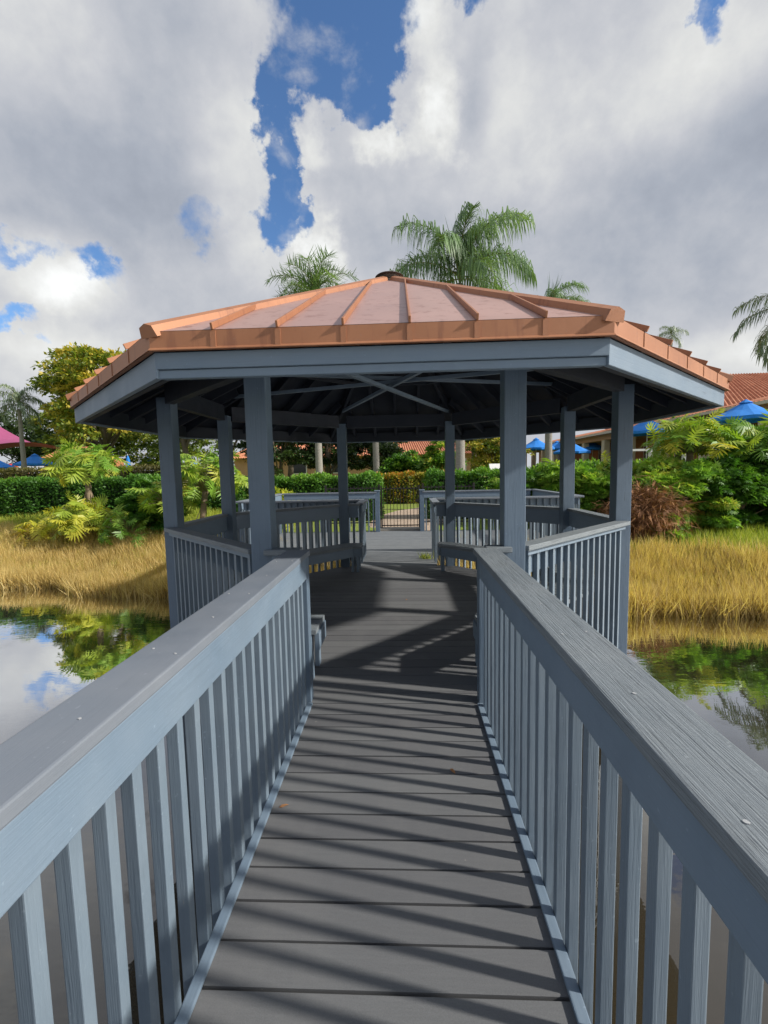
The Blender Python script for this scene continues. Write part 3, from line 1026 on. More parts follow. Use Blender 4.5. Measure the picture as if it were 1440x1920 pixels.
# --- roof
E8 = octa(SO)
EC = octa(SO + .028)          # copper edge, proud of the fascia
A3 = Vector((GC[0], GC[1], AP))
mb = MB()
for i in range(8):
    a, b = Vector((*EC[i], FT)), Vector((*EC[(i + 1) % 8], FT))
    n_ = 7 if abs(a.y - b.y) < .1 else 6
    m_ = (a + b) / 2
    e = (b - a).normalized()
    half = (b - a).length / 2
    # facet split into pans, each pan a strip that narrows to the hip
    cuts = [-half + 2 * half * k / n_ for k in range(n_ + 1)]

    def top_at(u_):
        q = 1 - abs(u_) / half
        return m_ + e * u_ + (A3 - m_) * q
    for k in range(n_):
        u0, u1 = cuts[k], cuts[k + 1]
        pts = [m_ + e * u0, m_ + e * u1, top_at(u1)]
        if u0 < -1e-6 and u1 > 1e-6: pts.append(A3)
        if abs(u0) < half - 1e-6: pts.append(top_at(u0))
        pts = [p for j, p in enumerate(pts) if (p - pts[j - 1]).length > 1e-5]
        mb.add(pts, [tuple(range(len(pts)))], random.random())
roof = mb.build('roof', 'copper_panel', gz)
for i in range(8):
    a, b = Vector((*EC[i], FT)), Vector((*EC[(i + 1) % 8], FT))
    n_ = 7 if i in (0, 4) else 6
    m_ = (a + b) / 2
    e = (b - a).normalized()
    half = (b - a).length / 2
    nrm = (b - a).cross(A3 - a).normalized()
    if nrm.z < 0: nrm = -nrm
    for k in range(1, n_):
        u_ = -half + 2 * half * k / n_
        q = max(.03, 1 - abs(u_) / half - .02)
        s0 = m_ + e * u_ + nrm * .018 - (A3 - m_).normalized() * .012
        s1 = m_ + e * u_ + (A3 - m_) * q + nrm * .018
        beam('standing_seam', s0, s1, .013, .034, 'copper_trim', roof, up=tuple(nrm), bev=.003)
    # hip cap: a folded box over the hip, with a chunky lower end
    hip = A3 - a
    hd = hip.normalized()
    side = hd.cross(Vector((0, 0, 1))).normalized()
    upv = side.cross(hd)
    s0, s1 = a - hd * .012, A3 - hd * .16
    hc = MB()
    lo_, hi_ = [], []
    for P_ in (s0, s1):
        wd_ = .062 if P_ is s0 else .055
        lo_ += [P_ - side * wd_ - upv * .03, P_ + side * wd_ - upv * .03]
        hi_ += [P_ - side * wd_ * .75 + upv * .026, P_ + upv * .042, P_ + side * wd_ * .75 + upv * .026]
    vs = [lo_[0], lo_[1], hi_[2], hi_[1], hi_[0], lo_[2], lo_[3], hi_[5], hi_[4], hi_[3]]
    hc.add(vs, [(0, 1, 2, 3, 4), (9, 8, 7, 6, 5)] + [(j, (j + 1) % 5, 5 + (j + 1) % 5, 5 + j) for j in range(5)])
    hc.build('hip_cap', 'copper_trim', roof)
    # copper edge strip
    ein, eo = octa(SO + .004), EC
    c0, c1 = eo[i], eo[(i + 1) % 8]
    d0, d1 = ein[i], ein[(i + 1) % 8]
    fl_ = MB().prism([c0, c1, d1, d0], ET + .004, FT - .002)
    lip0, lip1 = octa(SO + .04)[i], octa(SO + .04)[(i + 1) % 8]
    fl_.hexa([(*lip0, ET + .002), (*lip1, ET + .002), (*c1, ET + .008), (*c0, ET + .008)],
             [(*lip0, ET + .006), (*lip1, ET + .006), (*c1, ET + .018), (*c0, ET + .018)])
    fl_.build('eave_flashing', 'copper_trim', roof)
    # joint covers below each seam
    for k in range(1, n_):
        u_ = -half + 2 * half * k / n_
        q = m_ + e * u_
        outw = Vector((nrm.x, nrm.y, 0)).normalized()
        beam('flashing_joint', q + outw * .002 + Vector((0, 0, -.008)), q + outw * .002 + Vector((0, 0, -.095)), .03, .006, 'copper_trim', roof, up=tuple(outw), bev=0)
# cap on the apex
cp = MB()
prof = [(.02, .045), (.15, .030), (.165, .018), (.13, .008), (.11, -.03), (.16, -.075)]
n_ = 24
vs = [(GC[0] + r_ * math.cos(k * 2 * math.pi / n_), GC[1] + r_ * math.sin(k * 2 * math.pi / n_), AP + z_) for r_, z_ in prof for k in range(n_)]
fs = [tuple(range(n_))] + [(i * n_ + k, i * n_ + (k + 1) % n_, (i + 1) * n_ + (k + 1) % n_, (i + 1) * n_ + k) for i in range(len(prof) - 1) for k in range(n_)]
cp.add(vs, fs).build('roof_cap', 'cap_dark', roof)

# fascia boards (mitred) and the timber deck under the copper
def fascia(i, off_in, off_out, z0, z1, name='fascia_board', mat='paint'):
    a, b = octa(off_out)[i], octa(off_out)[(i + 1) % 8]
    c, e = octa(off_in)[(i + 1) % 8], octa(off_in)[i]
    # own frame so that the grain runs along the board
    A_, B_ = Vector((*a, 0)), Vector((*b, 0))
    x = (B_ - A_).normalized()
    z = Vector((0, 0, 1))
    y = z.cross(x)
    mw = Matrix((x, y, z)).transposed().to_4x4()
    mw.translation = (A_ + B_) / 2
    inv = mw.inverted()
    pts = [inv @ Vector((*p, zz)) for zz in (z0, z1) for p in (a, b, c, e)]
    me = bpy.data.meshes.new(name)
    me.from_pydata(pts, [], [(3, 2, 1, 0), (4, 5, 6, 7), (0, 1, 5, 4), (1, 2, 6, 5), (2, 3, 7, 6), (3, 0, 4, 7)])
    bm = bmesh.new()
    bm.from_mesh(me)
    bmesh.ops.recalc_face_normals(bm, faces=bm.faces)
    bmesh.ops.bevel(bm, geom=bm.edges[:], offset=.003, segments=1, affect='EDGES')
    bm.to_mesh(me)
    bm.free()
    return put_mesh(name, me, mat, gz, mw)


for i in range(8):
    if i == 0:
        fascia(i, SO - .035, SO, EB + .048, ET)
        fascia(i, SO - .06, SO - .014, EB, EB + .046, 'sub_fascia_board')
    else:
        fascia(i, SO - .035, SO, EB, ET)
for i in range(8):
    fascia(i, SO - .10, SO - .061, EB + .012, FT - .074, 'gap_cover', 'paint_shaded')  # strips added to cover the gap between fascia and roof boarding
mb = MB()
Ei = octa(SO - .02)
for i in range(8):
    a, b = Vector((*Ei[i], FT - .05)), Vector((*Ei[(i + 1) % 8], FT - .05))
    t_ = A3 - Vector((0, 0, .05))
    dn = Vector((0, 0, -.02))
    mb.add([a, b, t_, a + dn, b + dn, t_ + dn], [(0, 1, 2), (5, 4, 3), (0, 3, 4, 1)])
mb.build('roof_boarding', 'paint_shaded', gz)
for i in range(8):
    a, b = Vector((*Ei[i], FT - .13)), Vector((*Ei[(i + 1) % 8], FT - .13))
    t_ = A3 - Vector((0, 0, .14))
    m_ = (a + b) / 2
    beam('hip_rafter', a, t_ - (t_ - a).normalized() * .10, .045, .13, 'paint_shaded', gz)
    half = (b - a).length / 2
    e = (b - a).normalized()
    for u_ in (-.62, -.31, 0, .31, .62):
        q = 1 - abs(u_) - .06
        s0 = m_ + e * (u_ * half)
        beam('rafter', s0, s0 + (t_ - m_) * q, .038, .10, 'paint_shaded', gz)
# ties crossing below the rafters and a ring of short blocking
for i, (zc, f) in enumerate(((2.575, 1), (2.62, 1), (2.665, 1), (2.71, 1))):
    a, b = Vector((*O[i], zc)), Vector((*O[i + 4], zc))
    dv = (b - a).normalized() * .1
    beam('tie_beam', a + dv, b - dv, .045, .040, 'paint', gz)
for rr_, zc in ((.52, 2.86), (.24, 3.28)):
    ring = [Vector((GC[0] + (p[0] - GC[0]) * rr_, GC[1] + (p[1] - GC[1]) * rr_, zc)) for p in O]
    for i in range(8):
        beam('collar_brace', ring[i], ring[(i + 1) % 8], .035, .05, 'paint_shaded', gz)

# --- gazebo railings (parts of the gazebo: each panel with its balusters)
def g_rail(p0, p1, ext=(0, 0), cw=.13):
    a, b = Vector((*p0, 0)), Vector((*p1, 0))
    mid_ = (a + b) / 2
    dv = (b - a).normalized()
    n = Vector((-dv.y, dv.x, 0))
    if n.dot(Vector((*GC, 0)) - mid_) < 0: n = -n
    e = bpy.data.objects.new('railing', None)
    e.empty_display_size = .2
    link(e, gz, Matrix.Translation(mid_))
    out = n * -.045
    railing((a + out)[:2], (b + out)[:2], n[:2], None, parent=e, cap_in=.02, cap_w=cw, z_lo=-.50, cap='cap_grain', ends=ext, outer_strip=True, fascia_h=.195, bal_s=.034)


def along(a, b, s0, s1):
    a, b = Vector(a), Vector(b)
    dv = (b - a).normalized()
    return tuple(a + dv * s0), tuple(b - dv * s1)


for i in (1, 2, 3, 5, 6, 7):
    p, q = along(O[i], O[(i + 1) % 8], .075, .075)
    g_rail(p, q, (.045, .045))
EXI = .66                   # half width of the far opening
g_rail(*along(O[0], (-.68, Y0), .075, 0), (.05, .02))
g_rail(*along((.68, Y0), O[1], 0, .075), (.02, .05))
YB = O[4][1]
g_rail(*along((.63, YB), O[4], 0, .075), (.02, .05))
g_rail(*along(O[5], (-.70, YB), .075, 0), (.05, .02))

# --- built-in benches
def bench(side, label):
    idx = [0, 7, 6, 5] if side < 0 else [1, 2, 3, 4]
    inn, back = octa(-.47), octa(-.085)
    Xf = -.60 if side < 0 else .66
    outer = [(Xf, back[idx[0]][1])] + [back[j] for j in idx] + [(Xf - .02 if side < 0 else Xf - .02, back[idx[-1]][1])]
    inner = [(Xf, inn[idx[0]][1])] + [inn[j] for j in idx] + [(Xf - .02, inn[idx[-1]][1])]
    t = thing('bench', (outer[2][0], GC[1], 0), label, 'bench', 'benches inside the gazebo')
    seat = MB()
    planks = 3
    for j in range(5):
        a, b, c, e = [Vector(p) for p in (outer[j], outer[j + 1], inner[j + 1], inner[j])]
        if (a - b).length < .03: continue
        for k in range(planks):
            f0, f1 = k / planks + .008, (k + 1) / planks - .008
            q = [a.lerp(e, f0), b.lerp(c, f0), b.lerp(c, f1), a.lerp(e, f1)]
            seat.prism([tuple(p) for p in q], .385, .420, random.random())
    seat.build('seat', 'cap_grain', t)
    ap = MB()
    for j in range(5):
        a, b = Vector(inner[j]), Vector(inner[j + 1])
        if (a - b).length < .03: continue
        n = Vector((-(b - a).y, (b - a).x)).normalized()
        if n.dot(Vector(GC) - (a + b) / 2) < 0: n = -n
        q = [a + n * .003, b + n * .003, b - n * .03, a - n * .03]
        ap.prism([tuple(p) for p in q], .25, .383)
    for (p, q) in ((outer[0], inner[0]), (outer[-1], inner[-1])):
        x0, x1 = p[0] - .016, p[0] + .016
        y0, y1 = sorted((p[1], q[1]))
        ap.box(x0, x1, y0 + .04, y1 - .04, .25, .383)
    ap.build('apron', 'paint', t)
    legs = []
    for (p, q) in ((outer[0], inner[0]), (outer[-1], inner[-1])):
        for f in (.18, .90):
            v = Vector(p).lerp(Vector(q), f)
            legs.append((v.x - side * -.06 * 1.0, v.y))
    for j in idx:
        v = Vector(inn[j]).lerp(Vector(back[j]), .12)
        legs.append((v.x, v.y))
    for (x, y) in legs:
        beam('leg', (x, y, 0.001), (x, y, .384), .038, .075, 'paint', t, up=(0, 1, 0))
    return t


bench(-1, 'slate grey slatted bench following the left wall of the gazebo')
bench(1, 'slate grey slatted bench following the right wall of the gazebo')

# a few dry leaves on the boards
for (x, y, a, lab) in ((-.52, 2.05, .4, 'small curled brown leaf by the left curb of the boardwalk'), (.33, 2.32, 2.1, 'tiny pale leaf lying near the right curb of the boardwalk'),
                       (.10, 5.6, 1.1, 'small dry leaf in the sunlit patch of the gazebo floor')):
    lf = MB()
    ca, sa = math.cos(a), math.sin(a)
    pts = [(-.022, 0, .002), (-.008, .009, .007), (.012, .008, .006), (.026, 0, .003), (.012, -.008, .009), (-.008, -.009, .005)]
    lf.add([(x + p[0] * ca - p[1] * sa, y + p[0] * sa + p[1] * ca, p[2]) for p in pts], [(0, 1, 5), (1, 2, 4, 5), (2, 3, 4)], .6)
    tag(lf.build('dry_leaf', 'leaf_dead', origin=(x, y, 0)), lab, 'leaf')

# ================================================================== LANDING DECK AND ITS RAILS
LY0, LY1, LX0, LX1 = 8.95, 12.1, -3.25, 3.5
land = thing('landing_deck', (0, 10.5, 0), 'pale grey plank landing between the gazebo and the black gate', 'deck')
mb = MB()
yb = octa(.022)[4][1] + .004
boards(mb, [(-.70, yb), (.64, yb), (.64, LY0 - .004), (-.70, LY0 - .004)], seed=9)
boards(mb, [(LX0, LY0), (LX1, LY0), (LX1, LY1 + .12), (LX0, LY1 + .12)], seed=10)
simple('decking_pale', (.115, .125, .135), (.16, .17, .175), 4, .75, bs=.2, bd=.004)
mb.build('decking', 'decking_pale', land)
for a, b in (((LX0, LY0), (LX1, LY0)), ((LX0, LY1 + .1), (LX1, LY1 + .1)), ((LX0, LY0), (LX0, LY1)), ((LX1, LY0), (LX1, LY1)), ((-.68, 7.8), (-.68, LY0)), ((.62, 7.8), (.62, LY0))):
    beam('rim_joist', (*a, -.15), (*b, -.15), .036, .22, 'paint_shaded', land)
for x in (LX0 + .1, -.68, .62, LX1 - .1):
    for y in (LY0 + .1, LY1 - .1):
        beam('pile', (x, y, -1.9), (x, y, -.262), .14, .14, 'weathered_wood', land, up=(0, 1, 0))
lr = dict(spacing=.13, z_lo=-.18)
rails = [((-.69, 7.86), (-.69, LY0 - .1), (1, 0), 'short slate blue railing left of the passage behind the gazebo'),
         ((.63, 7.86), (.63, LY0 - .1), (-1, 0), 'short slate blue railing right of the passage behind the gazebo'),
         ((LX0 + .1, LY0), (-.74, LY0), (0, 1), 'slate blue railing on the near left edge of the landing'),
         ((.68, LY0), (LX1 - .1, LY0), (0, 1), 'slate blue railing on the near right edge of the landing'),
         ((LX0, LY0), (LX0, LY1), (1, 0), 'slate blue railing closing the left end of the landing'),
         ((LX1, LY0), (LX1, LY1), (-1, 0), 'slate blue railing closing the right end of the landing'),
         ((LX0 + .1, LY1), (-.68, LY1), (0, -1), 'slate blue railing on the far side of the landing left of the gate'),
         ((.60, LY1), (LX1 - .1, LY1), (0, -1), 'slate blue railing on the far side of the landing right of the gate')]
for p, q, n, lab in rails:
    t = railing(p, q, n, lab, cap_in=.02, cap_w=.13, ends=(.03, .03), **lr)
for x, y, lab in ((-.635, LY1 + .02, 'square slate blue post left of the black gate'), (.56, LY1 + .02, 'square slate blue post right of the black gate')):
    t = thing('gate_post', (x, y, 0), lab, 'post')
    beam('post_shaft', (x, y, -.9), (x, y, 1.09), .12, .12, 'paint_post', t, up=(0, 1, 0))
    beam('post_cap', (x, y, 1.091), (x, y, 1.115), .15, .15, 'paint', t, up=(0, 1, 0))

# iron gate and fence
gt = thing('gate', (-.02, 12.5, 0), 'black iron picket gate closing the end of the landing', 'gate')
gx0, gx1, gy = -.53, .49, 12.5
for z in (.12, 1.14):
    beam('gate_rail', (gx0, gy, z), (gx1, gy, z), .025, .03, 'black_iron', gt, bev=0)
for k in range(11):
    x = gx0 + .05 + k * (gx1 - gx0 - .1) / 10
    beam('picket', (x, gy - .012, .08), (x, gy - .012, 1.22), .016, .016, 'black_iron', gt, bev=0)
for x in (gx0 - .01, gx1 + .01):
    beam('gate_stile', (x, gy, .05), (x, gy, 1.22), .04, .04, 'black_iron', gt, bev=0)
beam('latch', (gx1 - .10, gy - .035, .80), (gx1 + .05, gy - .035, .80), .03, .07, 'black_iron', gt, bev=0)
for x0, x1, lab in ((-2.1, -.60, 'black iron picket fence panel left of the gate'), (.60, 2.0, 'black iron picket fence panel right of the gate')):
    t = thing('iron_fence', ((x0 + x1) / 2, 12.55, -.05), lab, 'fence')
    for z in (.2, 1.16):
        beam('fence_rail', (x0, 12.55, z), (x1, 12.55, z), .025, .03, 'black_iron', t, bev=0)
    for k in range(14):
        x = x0 + .03 + k * (x1 - x0 - .06) / 13
        beam('picket', (x, 12.538, .1), (x, 12.538, 1.22), .016, .016, 'black_iron', t, bev=0)
    for x in (x0, x1):
        beam('fence_post', (x, 12.55, -.2), (x, 12.55, 1.26), .05, .05, 'black_iron', t, bev=0)
st = MB().box(-.62, .60, 12.235, 12.66, -.5, .055)
tag(st.build('threshold_stone', 'stone'), 'rough grey stone step lying under the black gate', 'step')


# ================================================================== UMBRELLAS
def umbrella_mesh(closed=False, Rr=1.35, rise=.62):
    n = 8
    mb = MB()
    ring = lambda r_, z_, off=0, sag=0: [(r_ * math.cos(2 * math.pi * k / n + off), r_ * math.sin(2 * math.pi * k / n + off), z_) for k in range(n)]
    if closed:
        pr = [(.03, 2.75), (.11, 2.45), (.17, 1.9), (.21, 1.35), (.15, 1.3)]
        n = 16
        vs = []
        for r_, z_ in pr:
            vs += [(r_ * (1 + .22 * (k % 2)) * math.cos(2 * math.pi * k / n), r_ * (1 + .22 * (k % 2)) * math.sin(2 * math.pi * k / n), z_) for k in range(n)]
        fs = [(i * n + k, i * n + (k + 1) % n, (i + 1) * n + (k + 1) % n, (i + 1) * n + k) for i in range(len(pr) - 1) for k in range(n)]
        fs.append(tuple(range(n)))
        return mb.add(vs, fs), None
    n = 16
    pr = [(.16, rise + .0), (Rr * .5, rise * .52 - .03), (Rr, 0.0), (Rr * 1.0, -.14)]
    vs = []
    for j, (r_, z_) in enumerate(pr):
        for k in range(n):
            rib = k % 2 == 0
            rr2 = r_ * (1 if rib else .955)
            vs.append((rr2 * math.cos(2 * math.pi * k / n), rr2 * math.sin(2 * math.pi * k / n), 2.25 + z_ + (0 if rib else .03 * (j == 1) + .03 * (j >= 2))))
    fs = [(i * n + k, i * n + (k + 1) % n, (i + 1) * n + (k + 1) % n, (i + 1) * n + k) for i in range(len(pr) - 1) for k in range(n)]
    mb.add(vs, fs)
    v2 = MB()
    vs = [(0, 0, 2.25 + rise + .16)] + [(.26 * math.cos(2 * math.pi * k / 8), .26 * math.sin(2 * math.pi * k / 8), 2.25 + rise + .0) for k in range(8)]
    v2.add(vs, [(0, 1 + k, 1 + (k + 1) % 8) for k in range(8)])
    return mb, v2


def make_umbrella(loc, closed, label, R_, group, sc=1.0):
    t = thing('patio_umbrella', (0, 0, 0), label, 'umbrella', group)
    c, v = umbrella_mesh(closed)
    co = c.build('canopy', 'umbrella_blue', t)
    if v: v.build('vent', 'umbrella_blue', co)
    MB().tube([(0, 0, 0), (0, 0, 2.85)], .024, 8).build('pole', 'white_paint', t)
    MB().tube([(0, 0, 0), (0, 0, .06), (0, 0, .12)], [.26, .25, .06], 16).build('base', 'stone', t)
    t.location = loc
    t.scale = (sc, sc, sc)
    return t


def copy_tree(o, parent=None):
    c = o.copy()
    COL.objects.link(c)
    c.parent = parent
    for ch in [q for q in bpy.data.objects if q.parent == o]:
        copy_tree(ch, c)
    return c


GU = 'blue patio umbrellas around the lagoon'
umb = [(-30.6, 33, 3.25, 1.0, 'blue patio umbrella cut by the left edge beside the pink shade sail'),  # umbrella places and sizes computed from image pixels at assumed depths; palms likewise
       (-27.5, 33, 3.48, 1.02, 'blue patio umbrella just right of the red play slide and pale palm trunk'),
       (-31.2, 46, 4.28, 1.0, 'blue patio umbrella peeking through the top leaves of the tall left philodendron'),
       (-35.2, 46, 3.95, .9, 'small blue patio umbrella left of the tall philodendron crown'),
       (-29.75, 52, 3.83, 1.0, 'blue patio umbrella in the open between the left philodendron and the outer gazebo post'),
       (-28.6, 60, 3.75, 1.0, 'blue patio umbrella behind the leaves framed by the two left gazebo posts'),
       (-21.7, 62, 3.95, 1.05, 'blue patio umbrella half hidden behind the thick front left gazebo post'),
       (12.3, 17.0, 3.92, .86, 'large blue patio umbrella at the right edge in front of the tiled building'),
       (11.5, 22, 3.90, .9, 'blue patio umbrella under the right roof corner, above the leafy crown'),
       (15.5, 38, 3.75, .82, 'blue patio umbrella between the two right gazebo posts'),
       (19.0, 38, 4.0, 1.0, 'blue patio umbrella just right of the outer right gazebo post'),
       (9.8, 34, 3.85, 1.0, 'blue patio umbrella right beside the thick front right post'),
       (11.3, 31, 3.35, .9, 'lower blue patio umbrella in front of the pale palm trunk on the right'),
       (13.6, 41, 4.0, .9, 'blue patio umbrella partly behind the inner right gazebo post')]
proto = None
for (x, y, top, sc, lab) in umb:
    if proto is None:
        proto = make_umbrella((x, y, top - 3.03 * sc), False, lab, 1.35, GU, sc)
        o = proto
    else:
        o = copy_tree(proto)
        o['label'] = lab
        o.location = (x, y, top - 3.03 * sc)
        o.scale = (sc, sc, sc)
make_umbrella((-24.7, 40, 3.5 - 2.75), True, 'folded blue patio umbrella right of the tall left philodendron', 1, None)


# ================================================================== BUILDINGS AND PLAY AREA
def tile_roof(name, parent, eave0, eave1, ridge0, ridge1, pitch=.26):
    """corrugated clay tile plane between an eave line and a ridge line"""
    e0, e1, g0, g1 = map(Vector, (eave0, eave1, ridge0, ridge1))
    L = (e1 - e0).length
    n = max(4, int(L / pitch) * 6)
    n = min(n, 900)
    nr_ = (e1 - e0).cross(g0 - e0).normalized()
    if nr_.z < 0: nr_ = -nr_
    V = []
    rows = 9
    for j in range(rows):
        f = j / (rows - 1)
        for i in range(n + 1):
            u_ = i / n
            p = e0.lerp(e1, u_).lerp(g0.lerp(g1, u_), f) + nr_ * (.045 * math.sin(u_ * L / pitch * 2 * math.pi))
            V.append(tuple(p))
    V = np.array(V)
    inv = np.array(WM[parent.name].inverted().translation)
    V = V + inv
    i = (np.arange(rows - 1)[:, None] * (n + 1) + np.arange(n)[None]).ravel()
    return np_mesh(name, V, [np.stack([i, i + 1, i + n + 2, i + n + 1], 1)], np.zeros(len(V)), 'roof_tile', parent)


# right-hand clubhouse: long wing running away, arcade along its side, taller block with a hipped roof
cb = thing('clubhouse', (17, 32, .9), 'orange stucco clubhouse with terracotta tile roof and an arcade beyond the umbrellas on the right', 'building')
MB().box(17.0, 24, 19, 58, .6, 4.3).build('wall', 'stucco_orange', cb)
MB().box(14.6, 17.0 - .003, 18.6, 58, 3.55, 4.0).build('arcade_beam', 'stucco_peach', cb)
for k in range(11):
    y = 19.0 + k * 3.7
    MB().box(14.62, 15.0, y, y + .5, .6, 3.545).build('column', 'stucco_cream', cb)
for k in range(10):
    y = 20.3 + k * 3.7
    f = MB().box(16.93, 17.05, y, y + 1.5, 1.5, 3.2).build('window', 'white_paint', cb)
    MB().box(16.90, 16.94, y + .1, y + 1.4, 1.6, 3.1).build('pane', 'window_glass', f)
tile_roof('roof', cb, (14.1, 18.2, 4.05), (14.1, 58.4, 4.05), (20.5, 18.2, 5.35), (20.5, 58.4, 5.35))
MB().box(14.05, 14.13, 18.2, 58.4, 3.93, 4.06).build('eave_board', 'stucco_cream', cb)
cb2 = thing('hall', (22, 29, .9), 'taller hall with a steep terracotta roof at the right edge of the view', 'building')
MB().box(17.6, 30, 25.2, 36, .6, 4.75).build('wall', 'stucco_peach', cb2)
tile_roof('roof', cb2, (16.0, 24.2, 4.55), (31, 24.2, 4.55), (18.6, 29.5, 7.15), (28, 29.5, 7.15))
tile_roof('roof', cb2, (16.0, 37, 4.55), (16.0, 24.2, 4.55), (18.6, 31, 7.15), (18.6, 29.5, 7.15))
MB().box(16.0, 31, 24.16, 24.24, 4.36, 4.56).build('eave_board', 'white_paint', cb2)

# low building straight behind the gazebo
lb = thing('low_building', (-1, 50, .9), 'low peach building with a long terracotta roof glimpsed between trees behind the gate', 'building')
MB().box(-18, 12.5, 48, 56, .6, 3.4).build('wall', 'stucco_peach', lb)
tile_roof('roof', lb, (-18.6, 47.2, 3.3), (13, 47.2, 3.3), (-16, 52, 5.4), (10.5, 52, 5.4))
for k in range(7):
    x = -16 + k * 4.2
    f = MB().box(x, x + 1.6, 47.93, 48.05, 1.5, 2.8).build('window', 'white_paint', lb)
    MB().box(x + .1, x + 1.5, 47.90, 47.94, 1.6, 2.7).build('pane', 'window_glass', f)

# right patio: low cream wall with white rail
pf = thing('patio_fence', (11, 15.2, .9), 'low cream patio wall with white rail and dark panels behind the right shrubs', 'fence')
MB().box(7.2, 16, 15.6, 15.75, .6, 1.55).build('panel', 'window_glass', pf)
for k in range(9):
    x = 7.2 + k * 1.1
    MB().box(x, x + .10, 15.58, 15.60 + .13, .6, 2.2).build('fence_post', 'white_paint', pf)
MB().box(7.1, 16.1, 15.6, 15.68, 2.12, 2.19).build('handrail', 'white_paint', pf)
MB().box(10.4, 13.2, 15.76, 15.9, .6, 2.15).build('wall_panel', 'stucco_cream', pf)


# pink shade sail
def sail(loc, hw, zl, zh, label, posts=True):
    t = thing('shade_sail', loc, label, 'canopy')
    L = Vector(loc)
    n = 12
    mb = MB()
    cor = [(-hw, -hw), (hw, -hw), (hw, hw), (-hw, hw)]
    apex = L + Vector((0, 0, zh))
    for k in range(4):
        a, b = cor[k], cor[(k + 1) % 4]
        grid = []
        for i in range(n + 1):
            f = i / n
            rowp = []
            for j in range(9):
                g = j / 8
                e = Vector((a[0] + (b[0] - a[0]) * g, a[1] + (b[1] - a[1]) * g, zl + .55 * math.sin(math.pi * g)))
                p = e.lerp(Vector((0, 0, zh)), f)
                p.z -= .85 * math.sin(math.pi * f) * .9
                rowp.append(L + p)
            grid.append(rowp)
        vs = [p for r_ in grid for p in r_]
        fs = [(i * 9 + j, i * 9 + j + 1, i * 9 + j + 10, i * 9 + j + 9) for i in range(n) for j in range(8)]
        mb.add(vs, fs)
    mb.build('canopy', 'sail_pink', t, True)
    for (x, y) in cor:
        MB().tube([L + Vector((x, y, -.3)), L + Vector((x, y, zl + .1))], .07, 8).build('post', 'red_plastic', t)
    MB().tube([L + Vector((0, 0, -.3)), apex], .08, 8).build('post', 'red_plastic', t)


sail((-36.3, 38, 1.2), 4.6, 2.95, 6.1, 'pink four cornered shade sail on red posts at the far left')
ps = thing('play_slide', (-33.6, 38, 1.1), 'red and orange play slide under the pink shade sail', 'slide')
L = Vector((-33.6, 38, 1.1))
MB().box(-34.3, -33.5, 37.4, 38.2, 1.1, 2.9).build('tower', 'red_plastic', ps)
ch = MB()
for k in range(10):
    x0, x1 = -33.5 + k * .22, -33.5 + (k + 1) * .22
    z0, z1 = 2.5 - 1.2 * (k / 10) ** .8, 2.5 - 1.2 * ((k + 1) / 10) ** .8
    ch.hexa([(x0, 37.5, z0 - .08), (x1, 37.5, z1 - .08), (x1, 38.1, z1 - .08), (x0, 38.1, z0 - .08)], [(x0, 37.5, z0), (x1, 37.5, z1), (x1, 38.1, z1), (x0, 38.1, z0)])
    for yy in (37.44, 38.1):
        ch.hexa([(x0, yy, z0 - .08), (x1, yy, z1 - .08), (x1, yy + .06, z1 - .08), (x0, yy + .06, z0 - .08)], [(x0, yy, z0 + .25), (x1, yy, z1 + .25), (x1, yy + .06, z1 + .25), (x0, yy + .06, z0 + .25)])
ch.build('chute', 'orange_plastic', ps)
hut = thing('pavilion', (-31.5, 44, 1), 'low brick red pavilion standing behind the blue umbrella and palm trunk', 'building')
MB().box(-35, -29.5, 43, 47, .9, 3.4).build('wall', 'stucco_orange', hut)
tile_roof('roof', hut, (-35.6, 42.4, 3.3), (-29, 42.4, 3.3), (-34, 45, 4.7), (-30.6, 45, 4.7))

# lounger glimpsed behind the hedge
for k, (x, lab) in enumerate(((4.9, 'white poolside lounger behind the hedge right of the gate'), (5.7, 'white poolside lounger with raised back nearer the thick right post'))):
    t = thing('sun_lounger', (x, 23.5, .3), lab, 'sun lounger', 'white loungers')
    MB().hexa([(x - .3, 22.6, 1.30), (x + .3, 22.6, 1.30), (x + .3, 23.9, 1.30), (x - .3, 23.9, 1.30)], [(x - .3, 22.6, 1.36), (x + .3, 22.6, 1.36), (x + .3, 23.9, 1.36), (x - .3, 23.9, 1.36)]).build('seat', 'white_paint', t)
    MB().hexa([(x - .3, 23.9, 1.30), (x + .3, 23.9, 1.30), (x + .3, 24.4, 1.85), (x - .3, 24.4, 1.85)], [(x - .3, 23.9, 1.36), (x + .3, 23.9, 1.36), (x + .3, 24.35, 1.9), (x - .3, 24.35, 1.9)]).build('backrest', 'white_paint', t)
    for (dx_, dy_) in ((-.25, -.8), (.25, -.8), (-.25, .3), (.25, .3)):
        MB().tube([(x + dx_, 23.5 + dy_, .0), (x + dx_, 23.5 + dy_, 1.3)], .02, 6).build('leg', 'white_paint', t)

